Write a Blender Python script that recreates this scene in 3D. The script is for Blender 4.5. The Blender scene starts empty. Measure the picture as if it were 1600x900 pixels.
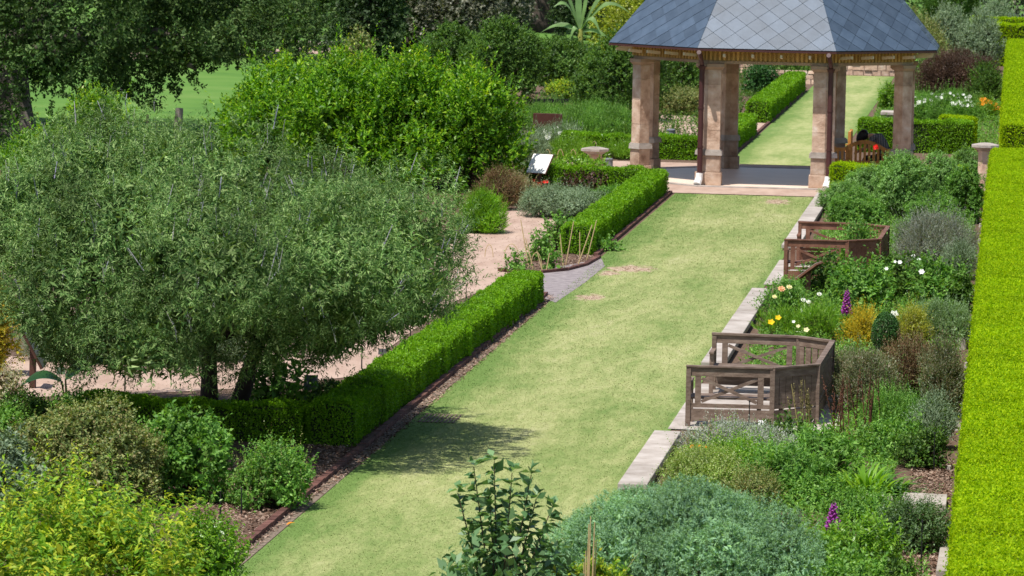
import bpy, math, random
import numpy as np
C = bpy.context.scene
# ------------------------------------------------------------------ camera
F = 6700.; CH = 7.5; RHO = .02          # focal length in pixels of a 1600 px wide frame, eye height
_a0 = 790*math.cos(RHO)-606*math.sin(RHO); _b0 = 790*math.sin(RHO)+606*math.cos(RHO)
PIT = math.atan(_b0/F); PSI = math.atan(_a0/math.hypot(F, _b0))
cf = np.array((-math.sin(PSI)*math.cos(PIT), math.cos(PSI)*math.cos(PIT), -math.sin(PIT)))
cr = np.array((math.cos(PSI), math.sin(PSI), 0.)); cu = np.cross(cr, cf)
cr2 = cr*math.cos(RHO)+cu*math.sin(RHO); cu2 = cu*math.cos(RHO)-cr*math.sin(RHO)
from mathutils import Matrix, Vector
cam = bpy.data.cameras.new('camera'); camo = bpy.data.objects.new('camera', cam); C.collection.objects.link(camo)
m = Matrix(((cr2[0], cu2[0], -cf[0], 0), (cr2[1], cu2[1], -cf[1], 0), (cr2[2], cu2[2], -cf[2], CH), (0, 0, 0, 1)))
camo.matrix_world = m
cam.sensor_width = 36; cam.lens = 36*F/1600; cam.clip_end = 3000; cam.clip_start = 1
cam.dof.use_dof = True; cam.dof.focus_distance = 64; cam.dof.aperture_fstop = 7.1
C.camera = camo
# ------------------------------------------------------------------ world, sun, exposure
SX, SY = .24, .40                         # shadow shift per metre of height
w = bpy.data.worlds.new('World'); C.world = w; w.use_nodes = True
nt = w.node_tree; bg = nt.nodes['Background']
sky = nt.nodes.new('ShaderNodeTexSky'); sky.sky_type = 'NISHITA'; sky.sun_disc = False
sky.sun_elevation = math.atan(1/math.hypot(SX, SY)); sky.sun_rotation = math.atan2(-SX, -SY)
nt.links.new(sky.outputs[0], bg.inputs[0]); bg.inputs[1].default_value = .10
sl = bpy.data.lights.new('sun', 'SUN'); sl.energy = 4.5; sl.angle = math.radians(.5); sl.color = (1, .965, .9)
so = bpy.data.objects.new('sun', sl); C.collection.objects.link(so)
so.rotation_euler = Vector((SX, SY, -1)).to_track_quat('-Z', 'Y').to_euler()
C.view_settings.view_transform = 'Standard'; C.view_settings.look = 'None'
C.view_settings.exposure = .45; C.view_settings.gamma = 1
C.cycles.max_bounces = 6; C.cycles.diffuse_bounces = 3; C.cycles.glossy_bounces = 2; C.cycles.transmission_bounces = 4
C.cycles.transparent_max_bounces = 4; C.cycles.use_denoising = True
try:
    C.cycles.denoiser = 'OPENIMAGEDENOISE'; C.cycles.denoising_prefilter = 'ACCURATE'
except Exception: pass

# ------------------------------------------------------------------ measuring helpers
def G(x, y, h=0.):
    d = cf*F+cr2*(x-800)+cu2*(450-y); t = (h-CH)/d[2]
    return d[0]*t, d[1]*t
def PX(X, Y, Z=0.):
    v = np.array((X, Y, Z-CH)); dz = v@cf
    return 800+F*(v@cr2)/dz, 450-F*(v@cu2)/dz
def P(px, py, wpx, hpx, ry=None, back=.8):
    """a plant whose near foot shows at row py: centre X, Y, radii and height in metres"""
    Y0 = G(px, py)[1]; s = F/Y0; rx = wpx/2/s; ry = rx if ry is None else ry
    Y = Y0+ry*back; s = F/Y; rx = wpx/2/s; X = 0; h = 1.
    for _ in range(6):
        X += (px-PX(X, Y, h*.6)[0])/s; h += (PX(X, Y, h)[1]-(py-hpx))/s
    return X, Y, rx, ry, max(h, .05)
# ------------------------------------------------------------------ mesh helpers
def link(o, parent=None):
    C.collection.objects.link(o)
    if parent is not None: o.parent = parent
    return o
def tag(o, label=None, cat=None, group=None, kind=None):
    if label: o['label'] = label
    if cat: o['category'] = cat
    if group: o['group'] = group
    if kind: o['kind'] = kind
    return o
def empty(name, loc, label=None, cat=None, group=None):
    o = bpy.data.objects.new(name, None); o.location = loc; o.empty_display_size = .1
    C.collection.objects.link(o); return tag(o, label, cat, group)
def qmesh(name, V, K, mat, parent=None, n=4):
    """V (nv,3) vertices, K (nf,n) faces"""
    V = np.asarray(V, np.float32); K = np.asarray(K, np.int32)
    if parent is not None and parent.type == 'EMPTY' : V = V-np.array(parent.location, np.float32)
    me = bpy.data.meshes.new(name); me.vertices.add(len(V)); me.vertices.foreach_set('co', V.ravel())
    me.loops.add(K.size); me.loops.foreach_set('vertex_index', K.ravel())
    me.polygons.add(len(K)); me.polygons.foreach_set('loop_start', np.arange(len(K), dtype=np.int32)*n)
    me.update(calc_edges=True); me.materials.append(mat)
    o = bpy.data.objects.new(name, me); return link(o, parent)
class MB:
    """collects boxes, prisms and tubes; build() links them as one mesh object"""
    def __init__(s): s.v = []; s.f = []
    def add(s, vs, fs):
        b = len(s.v); s.v += [tuple(map(float, v)) for v in vs]; s.f += [tuple(i+b for i in f) for f in fs]; return s
    def box(s, a, b):
        x0, y0, z0 = a; x1, y1, z1 = b
        return s.prism([(x0, y0), (x1, y0), (x1, y1), (x0, y1)], z0, z1)
    def prism(s, pts, z0, z1, top=None):
        n = len(pts); tp = top or pts
        return s.add([(p[0], p[1], z0) for p in pts]+[(p[0], p[1], z1) for p in tp],
              [tuple(range(n))[::-1], tuple(range(n, 2*n))]+[(i, (i+1) % n, n+(i+1) % n, n+i) for i in range(n)])
    def bar(s, p, q, w, h, up=(0, 0, 1)):
        """a board of width w (sideways) and height h (along up) from p to q"""
        p = Vector(p); q = Vector(q); d = (q-p).normalized(); u = Vector(up)
        sd = d.cross(u)
        if sd.length < 1e-4: sd = d.cross(Vector((1, 0, 0)))
        sd.normalize(); u = sd.cross(d).normalized(); c = []
        for r in (p, q):
            for a, b in ((-1, -1), (1, -1), (1, 1), (-1, 1)): c.append(r+sd*a*w/2+u*b*h/2)
        return s.add(c, [(3, 2, 1, 0), (4, 5, 6, 7), (0, 1, 5, 4), (1, 2, 6, 5), (2, 3, 7, 6), (3, 0, 4, 7)])
    def tube(s, pts, rs, n=8, cap=True):
        rings = []; vs = []
        for i, p in enumerate(pts):
            p = Vector(p); a = Vector(pts[max(i-1, 0)]); b = Vector(pts[min(i+1, len(pts)-1)]); d = (b-a).normalized()
            x = d.cross(Vector((.3, .95, .1))).normalized(); y = d.cross(x)
            for k in range(n):
                t = 2*math.pi*k/n; vs.append(p+(x*math.cos(t)+y*math.sin(t))*rs[i])
        fs = [(i*n+k, i*n+(k+1) % n, (i+1)*n+(k+1) % n, (i+1)*n+k) for i in range(len(pts)-1) for k in range(n)]
        if cap: fs += [tuple(range(n))[::-1], tuple(range((len(pts)-1)*n, len(pts)*n))]
        return s.add(vs, fs)
    def build(s, name, mat, parent=None, smooth=False, bevel=0):
        me = bpy.data.meshes.new(name); off = Vector(parent.location) if parent is not None and parent.type == 'EMPTY' else Vector()
        if parent is not None and parent.type != 'EMPTY' and parent.parent is not None and parent.parent.type == 'EMPTY':
            off = Vector(parent.parent.location)
        me.from_pydata([Vector(v)-off for v in s.v], [], s.f); me.materials.append(mat); me.update()
        if smooth: me.polygons.foreach_set('use_smooth', [True]*len(me.polygons))
        o = link(bpy.data.objects.new(name, me), parent)
        if bevel:
            b = o.modifiers.new('b', 'BEVEL'); b.width = bevel; b.segments = 2; b.limit_method = 'ANGLE'
        return o
# ------------------------------------------------------------------ materials
def newmat(name):
    m = bpy.data.materials.new(name); m.use_nodes = True; nt = m.node_tree
    return m, nt, nt.nodes['Principled BSDF'], nt.nodes['Material Output']
def ramp(nt, fac, cols, pos=None, interp='LINEAR'):
    r = nt.nodes.new('ShaderNodeValToRGB'); r.color_ramp.interpolation = interp; e = r.color_ramp.elements
    n = len(cols); pos = pos or [i/(n-1) for i in range(n)]
    while len(e) < n: e.new(.5)
    for i in range(n): e[i].position = pos[i]; e[i].color = (*cols[i], 1)
    nt.links.new(fac, r.inputs[0]); return r.outputs[0]
def noise(nt, scale, detail=3, rough=.55, vec=None, sc=None):
    t = nt.nodes.new('ShaderNodeTexCoord'); n = nt.nodes.new('ShaderNodeTexNoise')
    n.inputs['Scale'].default_value = scale; n.inputs['Detail'].default_value = detail; n.inputs['Roughness'].default_value = rough
    src = t.outputs['Object']
    if sc:
        mp = nt.nodes.new('ShaderNodeMapping'); mp.inputs['Scale'].default_value = sc; nt.links.new(src, mp.inputs[0]); src = mp.outputs[0]
    nt.links.new(src, n.inputs['Vector']); return n.outputs['Fac']
def mix(nt, fac, a, b, mode='MIX'):
    n = nt.nodes.new('ShaderNodeMix'); n.data_type = 'RGBA'; n.blend_type = mode
    for s, v in ((n.inputs[0], fac), (n.inputs[6], a), (n.inputs[7], b)):
        if isinstance(v, (int, float)): s.default_value = v
        elif isinstance(v, tuple): s.default_value = (*v, 1)
        else: nt.links.new(v, s)
    return n.outputs[2]
def maprange(nt, v, a, b, c, d):
    n = nt.nodes.new('ShaderNodeMapRange'); nt.links.new(v, n.inputs[0])
    for i, k in enumerate((a, b, c, d)): n.inputs[i+1].default_value = k
    return n.outputs[0]
_lm = {}
def leafmat(name, cols, trans=.3, rough=.45, spec=.4, ns=1.3, nv=.35):
    if name in _lm: return _lm[name]
    m, nt, b, out = newmat(name)
    g = nt.nodes.new('ShaderNodeNewGeometry')
    c = ramp(nt, g.outputs['Random Per Island'], cols)
    v = maprange(nt, noise(nt, ns, 2), .3, .7, 1-nv, 1+nv)
    cc = nt.nodes.new('ShaderNodeVectorMath'); cc.operation = 'SCALE'
    nt.links.new(c, cc.inputs[0]); nt.links.new(v, cc.inputs['Scale'])
    nt.links.new(cc.outputs[0], b.inputs['Base Color']); b.inputs['Roughness'].default_value = rough
    b.inputs['Specular IOR Level'].default_value = spec
    t = nt.nodes.new('ShaderNodeBsdfTranslucent'); t2 = mix(nt, 1., cc.outputs[0], (1.5, 1.55, .6), 'MULTIPLY'); nt.links.new(t2, t.inputs[0])
    ms = nt.nodes.new('ShaderNodeMixShader'); ms.inputs[0].default_value = trans
    nt.links.new(b.outputs[0], ms.inputs[1]); nt.links.new(t.outputs[0], ms.inputs[2]); nt.links.new(ms.outputs[0], out.inputs[0])
    _lm[name] = m; return m
def plain(name, cols, scale=6, rough=.75, bump=.3, bscale=None, detail=5, island=0, spec=.3, sc=None, metal=0):
    m, nt, b, out = newmat(name)
    n = noise(nt, scale, detail, .6, sc=sc); c = ramp(nt, n, cols, [.25+.5*i/(len(cols)-1) for i in range(len(cols))])
    if island:
        g = nt.nodes.new('ShaderNodeNewGeometry'); v = maprange(nt, g.outputs['Random Per Island'], 0, 1, 1-island, 1+island)
        cc = nt.nodes.new('ShaderNodeVectorMath'); cc.operation = 'SCALE'; nt.links.new(c, cc.inputs[0]); nt.links.new(v, cc.inputs['Scale']); c = cc.outputs[0]
    nt.links.new(c, b.inputs['Base Color']); b.inputs['Roughness'].default_value = rough; b.inputs['Specular IOR Level'].default_value = spec
    b.inputs['Metallic'].default_value = metal
    if bump:
        bn = nt.nodes.new('ShaderNodeBump'); bn.inputs['Strength'].default_value = bump; bn.inputs['Distance'].default_value = .02
        nt.links.new(noise(nt, bscale or scale*4, 4, .65), bn.inputs['Height']); nt.links.new(bn.outputs[0], b.inputs['Normal'])
    return m
M_stone = plain('sandstone', [(.24, .145, .095), (.42, .28, .20), (.54, .39, .29), (.64, .55, .47)], 3.4, .9, 1., 9, island=.22)
M_stoneD = plain('sandstone_brown', [(.22, .15, .10), (.34, .24, .17), (.42, .32, .24)], 2, .85, .5, 14, island=.15)
M_slab = plain('pale_slab', [(.22, .18, .15), (.38, .33, .29), (.50, .45, .41)], 2.2, .85, .6, 16, island=.12)
M_slate = plain('slate', [(.042, .062, .094), (.055, .080, .118), (.070, .098, .142)], 3, .47, .15, 30, island=.18, spec=.42)
M_iron = plain('maroon_paint', [(.055, .02, .02), (.075, .028, .026)], 5, .4, .1)
M_white = plain('white_paint', [(.72, .70, .66), (.80, .79, .77)], 8, .5, .05)
M_frieze = plain('frieze_timber', [(.38, .22, .07), (.52, .33, .11)], 4, .6, .2, island=.2)
M_cream = plain('cream_timber', [(.60, .50, .34), (.70, .60, .44)], 6, .6, .1)
M_teak = plain('weathered_timber', [(.095, .062, .045), (.175, .122, .092), (.27, .205, .16)], 5, .7, .35, 30, island=.22, sc=(1, 1, 4))
M_teakR = plain('red_timber', [(.10, .042, .026), (.17, .075, .046), (.25, .13, .085)], 5, .6, .3, 30, island=.2)
M_teakO = plain('orange_timber', [(.36, .14, .03), (.52, .22, .05), (.60, .30, .09)], 6, .5, .25, 30, island=.2)
M_bark = plain('grey_bark', [(.07, .055, .045), (.16, .13, .11), (.30, .26, .23)], 2.5, .9, .9, 9)
M_barkD = plain('dark_bark', [(.018, .013, .01), (.045, .032, .025), (.075, .055, .045)], 2, .9, .9, 8)
M_stem = plain('green_stem', [(.05, .07, .02), (.10, .11, .04)], 8, .7, 0)
M_stemB = plain('brown_stem', [(.05, .03, .02), (.10, .065, .04)], 8, .8, 0)
M_cane = plain('bamboo_cane', [(.42, .30, .14), (.55, .42, .22)], 10, .6, 0)
M_brick = plain('edging_brick', [(.075, .032, .025), (.12, .052, .04), (.18, .09, .07)], 5, .85, .4, 25, island=.3)
M_black = plain('black_metal', [(.012, .012, .013), (.02, .02, .02)], 8, .5, 0)
M_grey = plain('grey_metal', [(.14, .15, .16), (.2, .21, .22)], 8, .5, .05)
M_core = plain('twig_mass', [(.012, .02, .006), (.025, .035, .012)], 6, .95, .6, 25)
M_sign = plain('sign_face', [(.78, .76, .72), (.84, .83, .80)], 3, .35, 0)
M_ltag = plain('tag_green', [(.03, .06, .035), (.05, .08, .05)], 6, .5, 0)

# ------------------------------------------------------------------ ground
def poly(name, pts, z, mat, kind='structure'):
    me = bpy.data.meshes.new(name); me.from_pydata([(p[0], p[1], z) for p in pts], [], [tuple(range(len(pts)))]); me.update()
    if me.polygons[0].normal.z < 0: me.flip_normals()
    me.materials.append(mat); o = link(bpy.data.objects.new(name, me)); tag(o, kind=kind); return o
def lawnmat(name, X0, X1, bare=(), isl=0):
    m, nt, b, out = newmat(name)
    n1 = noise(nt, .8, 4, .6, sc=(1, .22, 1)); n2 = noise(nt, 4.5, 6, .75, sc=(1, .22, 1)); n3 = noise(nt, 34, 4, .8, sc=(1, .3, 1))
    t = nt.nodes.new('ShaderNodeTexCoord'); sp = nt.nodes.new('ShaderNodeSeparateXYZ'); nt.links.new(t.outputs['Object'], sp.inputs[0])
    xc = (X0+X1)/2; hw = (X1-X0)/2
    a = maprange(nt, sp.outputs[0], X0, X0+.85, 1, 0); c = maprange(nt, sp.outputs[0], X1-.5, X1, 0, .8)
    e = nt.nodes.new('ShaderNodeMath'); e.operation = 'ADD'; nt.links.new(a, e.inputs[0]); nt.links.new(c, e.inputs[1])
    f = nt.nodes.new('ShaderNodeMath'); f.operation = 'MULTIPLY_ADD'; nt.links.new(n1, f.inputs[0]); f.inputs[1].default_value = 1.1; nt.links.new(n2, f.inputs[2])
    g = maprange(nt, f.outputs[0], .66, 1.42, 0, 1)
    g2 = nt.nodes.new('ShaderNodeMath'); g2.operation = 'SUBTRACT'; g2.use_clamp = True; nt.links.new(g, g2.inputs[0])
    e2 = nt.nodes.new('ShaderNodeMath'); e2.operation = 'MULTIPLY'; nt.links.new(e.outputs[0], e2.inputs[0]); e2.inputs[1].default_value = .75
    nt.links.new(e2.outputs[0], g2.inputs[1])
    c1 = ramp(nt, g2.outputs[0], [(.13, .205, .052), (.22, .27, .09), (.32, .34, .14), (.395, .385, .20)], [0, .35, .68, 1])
    v = maprange(nt, n3, .3, .7, .82, 1.15) if not isl else maprange(nt, nt.nodes.new('ShaderNodeNewGeometry').outputs['Random Per Island'], 0, 1, .95, 1.16)
    cc = nt.nodes.new('ShaderNodeVectorMath'); cc.operation = 'SCALE'; nt.links.new(c1, cc.inputs[0]); nt.links.new(v, cc.inputs['Scale'])
    col = cc.outputs[0]
    for (bx_, by_, ra, rb) in bare:
        mp = nt.nodes.new('ShaderNodeMapping'); mp.vector_type = 'TEXTURE'; mp.inputs['Location'].default_value = (bx_, by_, 0); mp.inputs['Scale'].default_value = (ra, rb, 1); nt.links.new(t.outputs['Object'], mp.inputs[0])
        ln = nt.nodes.new('ShaderNodeVectorMath'); ln.operation = 'LENGTH'; nt.links.new(mp.outputs[0], ln.inputs[0])
        ad = nt.nodes.new('ShaderNodeMath'); ad.operation = 'MULTIPLY_ADD'; nt.links.new(noise(nt, 5, 5, .7, sc=(1, .5, 1)), ad.inputs[0]); ad.inputs[1].default_value = 2.2; nt.links.new(ln.outputs['Value'], ad.inputs[2])
        col = mix(nt, maprange(nt, ad.outputs[0], 1.6, 1.95, 1, 0), col, ramp(nt, noise(nt, 9, 3), [(.20, .12, .07), (.42, .31, .22), (.5, .40, .30)], [.35, .5, .65]))
    nt.links.new(col, b.inputs['Base Color']); b.inputs['Roughness'].default_value = .9; b.inputs['Specular IOR Level'].default_value = .1
    bn = nt.nodes.new('ShaderNodeBump'); bn.inputs['Strength'].default_value = .5; bn.inputs['Distance'].default_value = .02
    nt.links.new(noise(nt, 18, 4, .7), bn.inputs['Height']); nt.links.new(bn.outputs[0], b.inputs['Normal']); return m
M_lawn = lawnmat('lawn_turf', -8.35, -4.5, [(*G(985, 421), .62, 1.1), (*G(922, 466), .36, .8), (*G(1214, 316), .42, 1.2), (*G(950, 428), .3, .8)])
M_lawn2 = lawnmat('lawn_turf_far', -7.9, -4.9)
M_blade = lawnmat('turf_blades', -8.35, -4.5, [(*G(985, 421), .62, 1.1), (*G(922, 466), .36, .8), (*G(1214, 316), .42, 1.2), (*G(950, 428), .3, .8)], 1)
M_ground = plain('park_grass', [(.065, .15, .03), (.10, .20, .038), (.14, .23, .055)], .25, .95, .3, 10, spec=.1)
M_mulch = plain('bark_mulch', [(.07, .04, .028), (.13, .085, .06), (.23, .16, .125)], 14, .95, .8, 40, spec=.1)
M_path = plain('pink_gravel', [(.32, .215, .165), (.40, .285, .225), (.48, .355, .285)], 2.4, .95, .3, 60, spec=.1, sc=(1, .3, 1))
M_bpath = plain('grey_paver', [(.16, .135, .14), (.25, .215, .215), (.33, .29, .28)], 6, .9, .4, 30, spec=.15)
M_grit = plain('edge_grit', [(.12, .085, .06), (.19, .145, .11), (.26, .21, .17)], 9, .95, .5, 40, spec=.1)
M_dirt = plain('bare_soil', [(.34, .24, .16), (.44, .32, .22), (.40, .34, .2)], 2, .95, .3, 30, spec=.1)
poly('ground', [(-900, -300), (900, -300), (900, 1500), (-900, 1500)], -.02, M_ground)
poly('garden_bed', [(-18, 30), (6, 30), (6, 200), (-14, 200), (-20, 150), (-22, 118), (-26, 112), (-26, 60)], 0, M_mulch)
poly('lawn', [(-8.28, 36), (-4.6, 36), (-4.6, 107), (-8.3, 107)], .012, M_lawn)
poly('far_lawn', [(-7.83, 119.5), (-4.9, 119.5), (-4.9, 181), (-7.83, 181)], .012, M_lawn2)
poly('edge_strip', [(-8.45, 40), (-8.30, 40), (-8.30, 77.3), (-8.45, 77.3)], .008, M_grit)
pth = [(-80, 556), (60, 558), (200, 566), (330, 548), (440, 515), (560, 470), (640, 420), (700, 385), (750, 350), (775, 328), (845, 328), (868, 345), (852, 375),
       (835, 400), (795, 432), (760, 452), (715, 470), (655, 510), (600, 550), (560, 588), (400, 606), (180, 618), (0, 622), (-80, 626)]
poly('gravel_path', [G(*p) for p in pth], .008, M_path)
poly('paved_crossing', [G(*p) for p in [(835, 425), (940, 405), (945, 417), (915, 442), (868, 474), (835, 462), (780, 436)]], .0165, M_bpath)
poly('pavilion_paving', [(-12.4, 107.2), (-1.2, 107.2), (-1.2, 119.3), (-12.4, 119.3)], .016, M_path)
poly('side_path', [G(*p) for p in [(1030, 180), (1100, 181), (1175, 190), (1190, 183), (1202, 181), (1190, 205), (1150, 213), (1030, 214)]], .012, M_path)
def blotch(px, py, wpx, seed):
    r = random.Random(seed); x, y = G(px, py); s = F/y; a = wpx/2/s; pts = []
    for k in range(26):
        t = 2*math.pi*k/26; q = a*r.uniform(.6, 1.1); pts.append((x+q*math.cos(t), y+q*1.5*math.sin(t)))
    poly('bare_patch', pts, .017, M_dirt)
# ------------------------------------------------------------------ foliage engine
rg = np.random.default_rng(7)
UP = np.array((0, 0, 1.))
def nrm(a): return a/np.maximum(np.linalg.norm(a, axis=-1, keepdims=True), 1e-9)
def leafquads(Pp, D, N, L, W, fold=.12, curl=.12):
    S = nrm(np.cross(D, N)); N = np.cross(S, D); L = np.asarray(L).reshape(-1, 1)*np.ones((len(Pp), 1)); W = np.asarray(W).reshape(-1, 1)*np.ones((len(Pp), 1))
    a = Pp; mpt = Pp+D*L*.45+N*fold*W; b = mpt+S*W/2; c = Pp+D*L-N*curl*L; d = mpt-S*W/2
    V = np.stack((a, b, c, d), 1).reshape(-1, 3)
    return V, np.arange(len(V)).reshape(-1, 4)
def lobes(c, rad, mm, lr, rng, low=-.25):
    u = nrm(rng.normal(size=(mm, 3))); u[:, 2] = np.abs(u[:, 2])*(1-low)+low if low > -.5 else u[:, 2]
    r = (1-lr)*rng.uniform(.55, 1., (mm, 1))
    cen = c+u*rad*r; R = lr*rng.uniform(.75, 1.2, (mm, 1))*rad
    return cen, R
def dome(c, rad, mm, lr, rng, z0, z1, tp=.85):
    """lobes filling a dome from z0 to z1"""
    h = z1-z0; t = rng.random((mm, 1))**tp; a = rng.uniform(0, 2*math.pi, (mm, 1)); f = np.sqrt(np.clip(1-t**2.3, .0, 1)); q = np.sqrt(rng.uniform(.45, 1, (mm, 1)))
    sc = rng.uniform(.8, 1.25, (mm, 1)); hz = lr*h*.95
    R = np.concatenate((lr*rad[0]*sc, lr*rad[1]*sc, np.ones((mm, 1))*hz*sc), 1)
    cen = np.concatenate((c[0]+np.cos(a)*f*q*rad[0]*(1-lr*.8), c[1]+np.sin(a)*f*q*rad[1]*(1-lr*.8), z0+hz*.7+(h-hz*1.75)*t), 1)
    cen[0] = (c[0], c[1], z1-hz*1.02); return cen, R
def surf(n, cen, R, rng, zmin, depth=.25, reject=.75):
    m_ = len(cen); w_ = (R[:, 0]*R[:, 1]); i = rng.choice(m_, n, p=w_/w_.sum())
    u = nrm(rng.normal(size=(n, 3))); r = 1-depth*rng.random((n, 1))**1.6
    p = cen[i]+u*R[i]*r; nn = nrm(u/np.maximum(R[i], .01))
    keep = p[:, 2] > zmin
    for k in range(m_):
        d = np.linalg.norm((p-cen[k])/R[k], axis=1); keep &= ~((d < reject) & (i != k))
    return p[keep], nn[keep]
def sprays(p, n, k, slen, L, W, ang, wn, wu, wr, rng, jit=.25, fold=.12, curl=.12, flat=.6):
    ax = nrm(n*wn+UP*wu+rng.normal(size=p.shape)*wr); m_ = len(p)
    t = (np.arange(k)+.5)/k; sl = slen*rng.uniform(.6, 1.3, (m_, 1, 1))
    q = p[:, None, :]+ax[:, None, :]*sl*t[None, :, None]
    rv = rng.normal(size=(m_, k, 3)); rad = nrm(rv-(rv*ax[:, None]).sum(-1, keepdims=True)*ax[:, None])
    a = ang*rng.uniform(1-jit, 1+jit, (m_, k, 1)); D = nrm(ax[:, None]*np.cos(a)+rad*np.sin(a))
    N = nrm(UP*flat+n[:, None]*.5+rng.normal(size=D.shape)*.45)
    s = rng.uniform(.7, 1.25, (m_, k))*(1-.35*t[None]**2)
    V, K = leafquads(q.reshape(-1, 3), D.reshape(-1, 3), N.reshape(-1, 3), (L*s).ravel(), (W*s).ravel(), fold, curl)
    return V, K, (p, p+ax*sl[:, 0])
def tris(A, B, r):
    """thin three-sided stems from A to B"""
    d = nrm(B-A); x = nrm(np.cross(d, np.array((.31, .22, .93)))); y = np.cross(d, x); v = []
    for P_, rr in ((A, r), (B, r*.5)):
        for k in range(3):
            t = 2*math.pi*k/3; v.append(P_+(x*math.cos(t)+y*math.sin(t))*rr)
    V = np.stack(v, 1).reshape(-1, 3); b = np.arange(len(A))[:, None]*6
    K = np.concatenate([b+np.array([[k, (k+1) % 3, 3+(k+1) % 3, 3+k]]) for k in range(3)])
    return V, K
def join(parts):
    V = []; K = []; o = 0
    for v, k in parts: V.append(v); K.append(k+o); o += len(v)
    return np.concatenate(V), np.concatenate(K)
def blades(Pb, D0, L, W, bend, seg, rng):
    """arching strap leaves"""
    m_ = len(Pb); h = nrm(D0*np.array((1, 1, 0))+rng.normal(size=(m_, 3))*.05*np.array((1, 1, 0))); sd = nrm(np.cross(D0, UP+.01)); p = Pb.copy(); d = D0.copy(); rows = []
    L = L*rng.uniform(.6, 1.15, (m_, 1))
    for i in range(seg+1):
        t = i/seg; w_ = W*(math.sin(math.pi*min(.25+.75*t, 1))**.7 if i < seg else .04)
        rows.append(p-sd*w_/2); rows.append(p+sd*w_/2)
        d = nrm(d+(h-UP*1.0)*bend/seg*(.5+t)); p = p+d*L/seg
    V = np.stack(rows, 1).reshape(-1, 3); b = np.arange(m_)[:, None]*(2*(seg+1))
    K = np.concatenate([b+np.array([[2*i, 2*i+1, 2*i+3, 2*i+2]]) for i in range(seg)])
    return V, K
def wob(p, wl, rng, n=7):
    k = nrm(rng.normal(size=(n, 3)))*2*math.pi/wl*rng.uniform(.7, 1.5, (n, 1)); return np.sin(p@k.T+rng.uniform(0, 6.28, n)).sum(1)/math.sqrt(n/2)
def foliage(c, rad, L, W, mat, root, rng, k=6, slen=.12, ang=.9, wn=1., wu=.5, wr=.35, m=14, lr=.36, dens=1.7, zmin=.02,
            fill=.25, stems=True, stemmat=None, low=-.25, depth=.25, name='foliage', jit=.25, flat=.6, curl=.12, stemr=.004, zfun=None, stray=.07, maxn=90000, tpow=.85, extra=(), bulge=.085, holes=.55):
    rad = np.array(rad, float); cen, R = dome(np.array(c, float), rad, m, lr, rng, max(zmin-.05, 0), c[2]+rad[2], tpow)
    if extra:
        ex = np.array(extra, float); cen = np.concatenate((cen, ex[:, :3])); R = np.concatenate((R, ex[:, 3:4]*np.array([[1, 1, .75]])))
    area = 1.5*sum(4*math.pi*((r_[0]*r_[1])**1.6+(r_[0]*r_[2])**1.6+(r_[1]*r_[2])**1.6)**(1/1.6)/3**(1/1.6) for r_ in R)*.55
    n = int(dens*area/(L*W*.5)/k*.9); n = max(12, min(n, maxn//max(k//2, 1)))
    p, nn = surf(n, cen, R, rng, zmin, depth)
    if zfun is not None:
        kz = p[:, 2] > zfun(p)+rng.normal(size=len(p))*.08; p = p[kz]; nn = nn[kz]
    sc = float(rad[0]+rad[2])/2
    p = p+nn*(wob(p, sc*.8, rng)*sc*bulge)[:, None]; kz = (wob(p, sc*.42, rng) > -1.05) | (rng.random(len(p)) > holes); p = p[kz]; nn = nn[kz]; kz = p[:, 2] > .01; p = p[kz]; nn = nn[kz]
    V, K, (A, B) = sprays(p, nn, k, slen, L, W, ang, wn, wu, wr, rng, jit, curl=curl, flat=flat); parts = [(V, K)]
    if stray:
        js = rng.choice(len(p), max(3, int(len(p)*stray)), replace=False); js = js[p[js][:, 2] > c[2]]
        if len(js):
            ks = int(k*1.6); Vs, Ks, _ = sprays(p[js], nn[js], ks, slen*2.1+.04, L, W, ang*.9, wn*.8, wu+.5, wr, rng, jit, curl=curl, flat=flat); parts.append((Vs, Ks))
    if fill:
        nf = int(len(p)*k*fill*.3); pf, nf_ = surf(nf, cen, R*.72, rng, zmin, .5, .3)
        if zfun is not None: kz = pf[:, 2] > zfun(pf)+.1; pf = pf[kz]; nf_ = nf_[kz]
        D = nrm(rng.normal(size=pf.shape)); parts.append(leafquads(pf, D, nf_+rng.normal(size=pf.shape)*.5, min(L*2.2, .17), min(W*2.4, .09)))
    V, K = join(parts); V[:, 2] = np.maximum(V[:, 2], .006)
    o = qmesh(name, V, K, mat, root)
    if stems:
        i = rng.choice(len(p), min(len(p), 260), replace=False); base = np.array(c)*np.array((1, 1, 0))+rng.normal(size=(len(i), 3))*rad*.12*np.array((1, 1, 0))
        base[:, 2] = 0; v, kk = tris(base, A[i], stemr); qmesh('stems', v, kk, stemmat or M_stemB, root)
    return cen, R, p, nn
ALL = []
def bush(name, label, cat, at, L, W, mat, group=None, seed=None, zlow=None, **kw):
    X, Y, rx, ry, h = at; rng = np.random.default_rng(seed if seed is not None else len(ALL)+11)
    root = empty(name, (X, Y, 0), label, cat, group); ALL.append(root)
    ov = kw.pop('over', .5); cz = h*ov
    r = foliage((X, Y, cz), (rx*1.2, ry*1.15, h-cz), L, W, mat, root, rng, **kw)
    root['_'] = 0; del root['_']
    return root, at, rng, r
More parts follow.
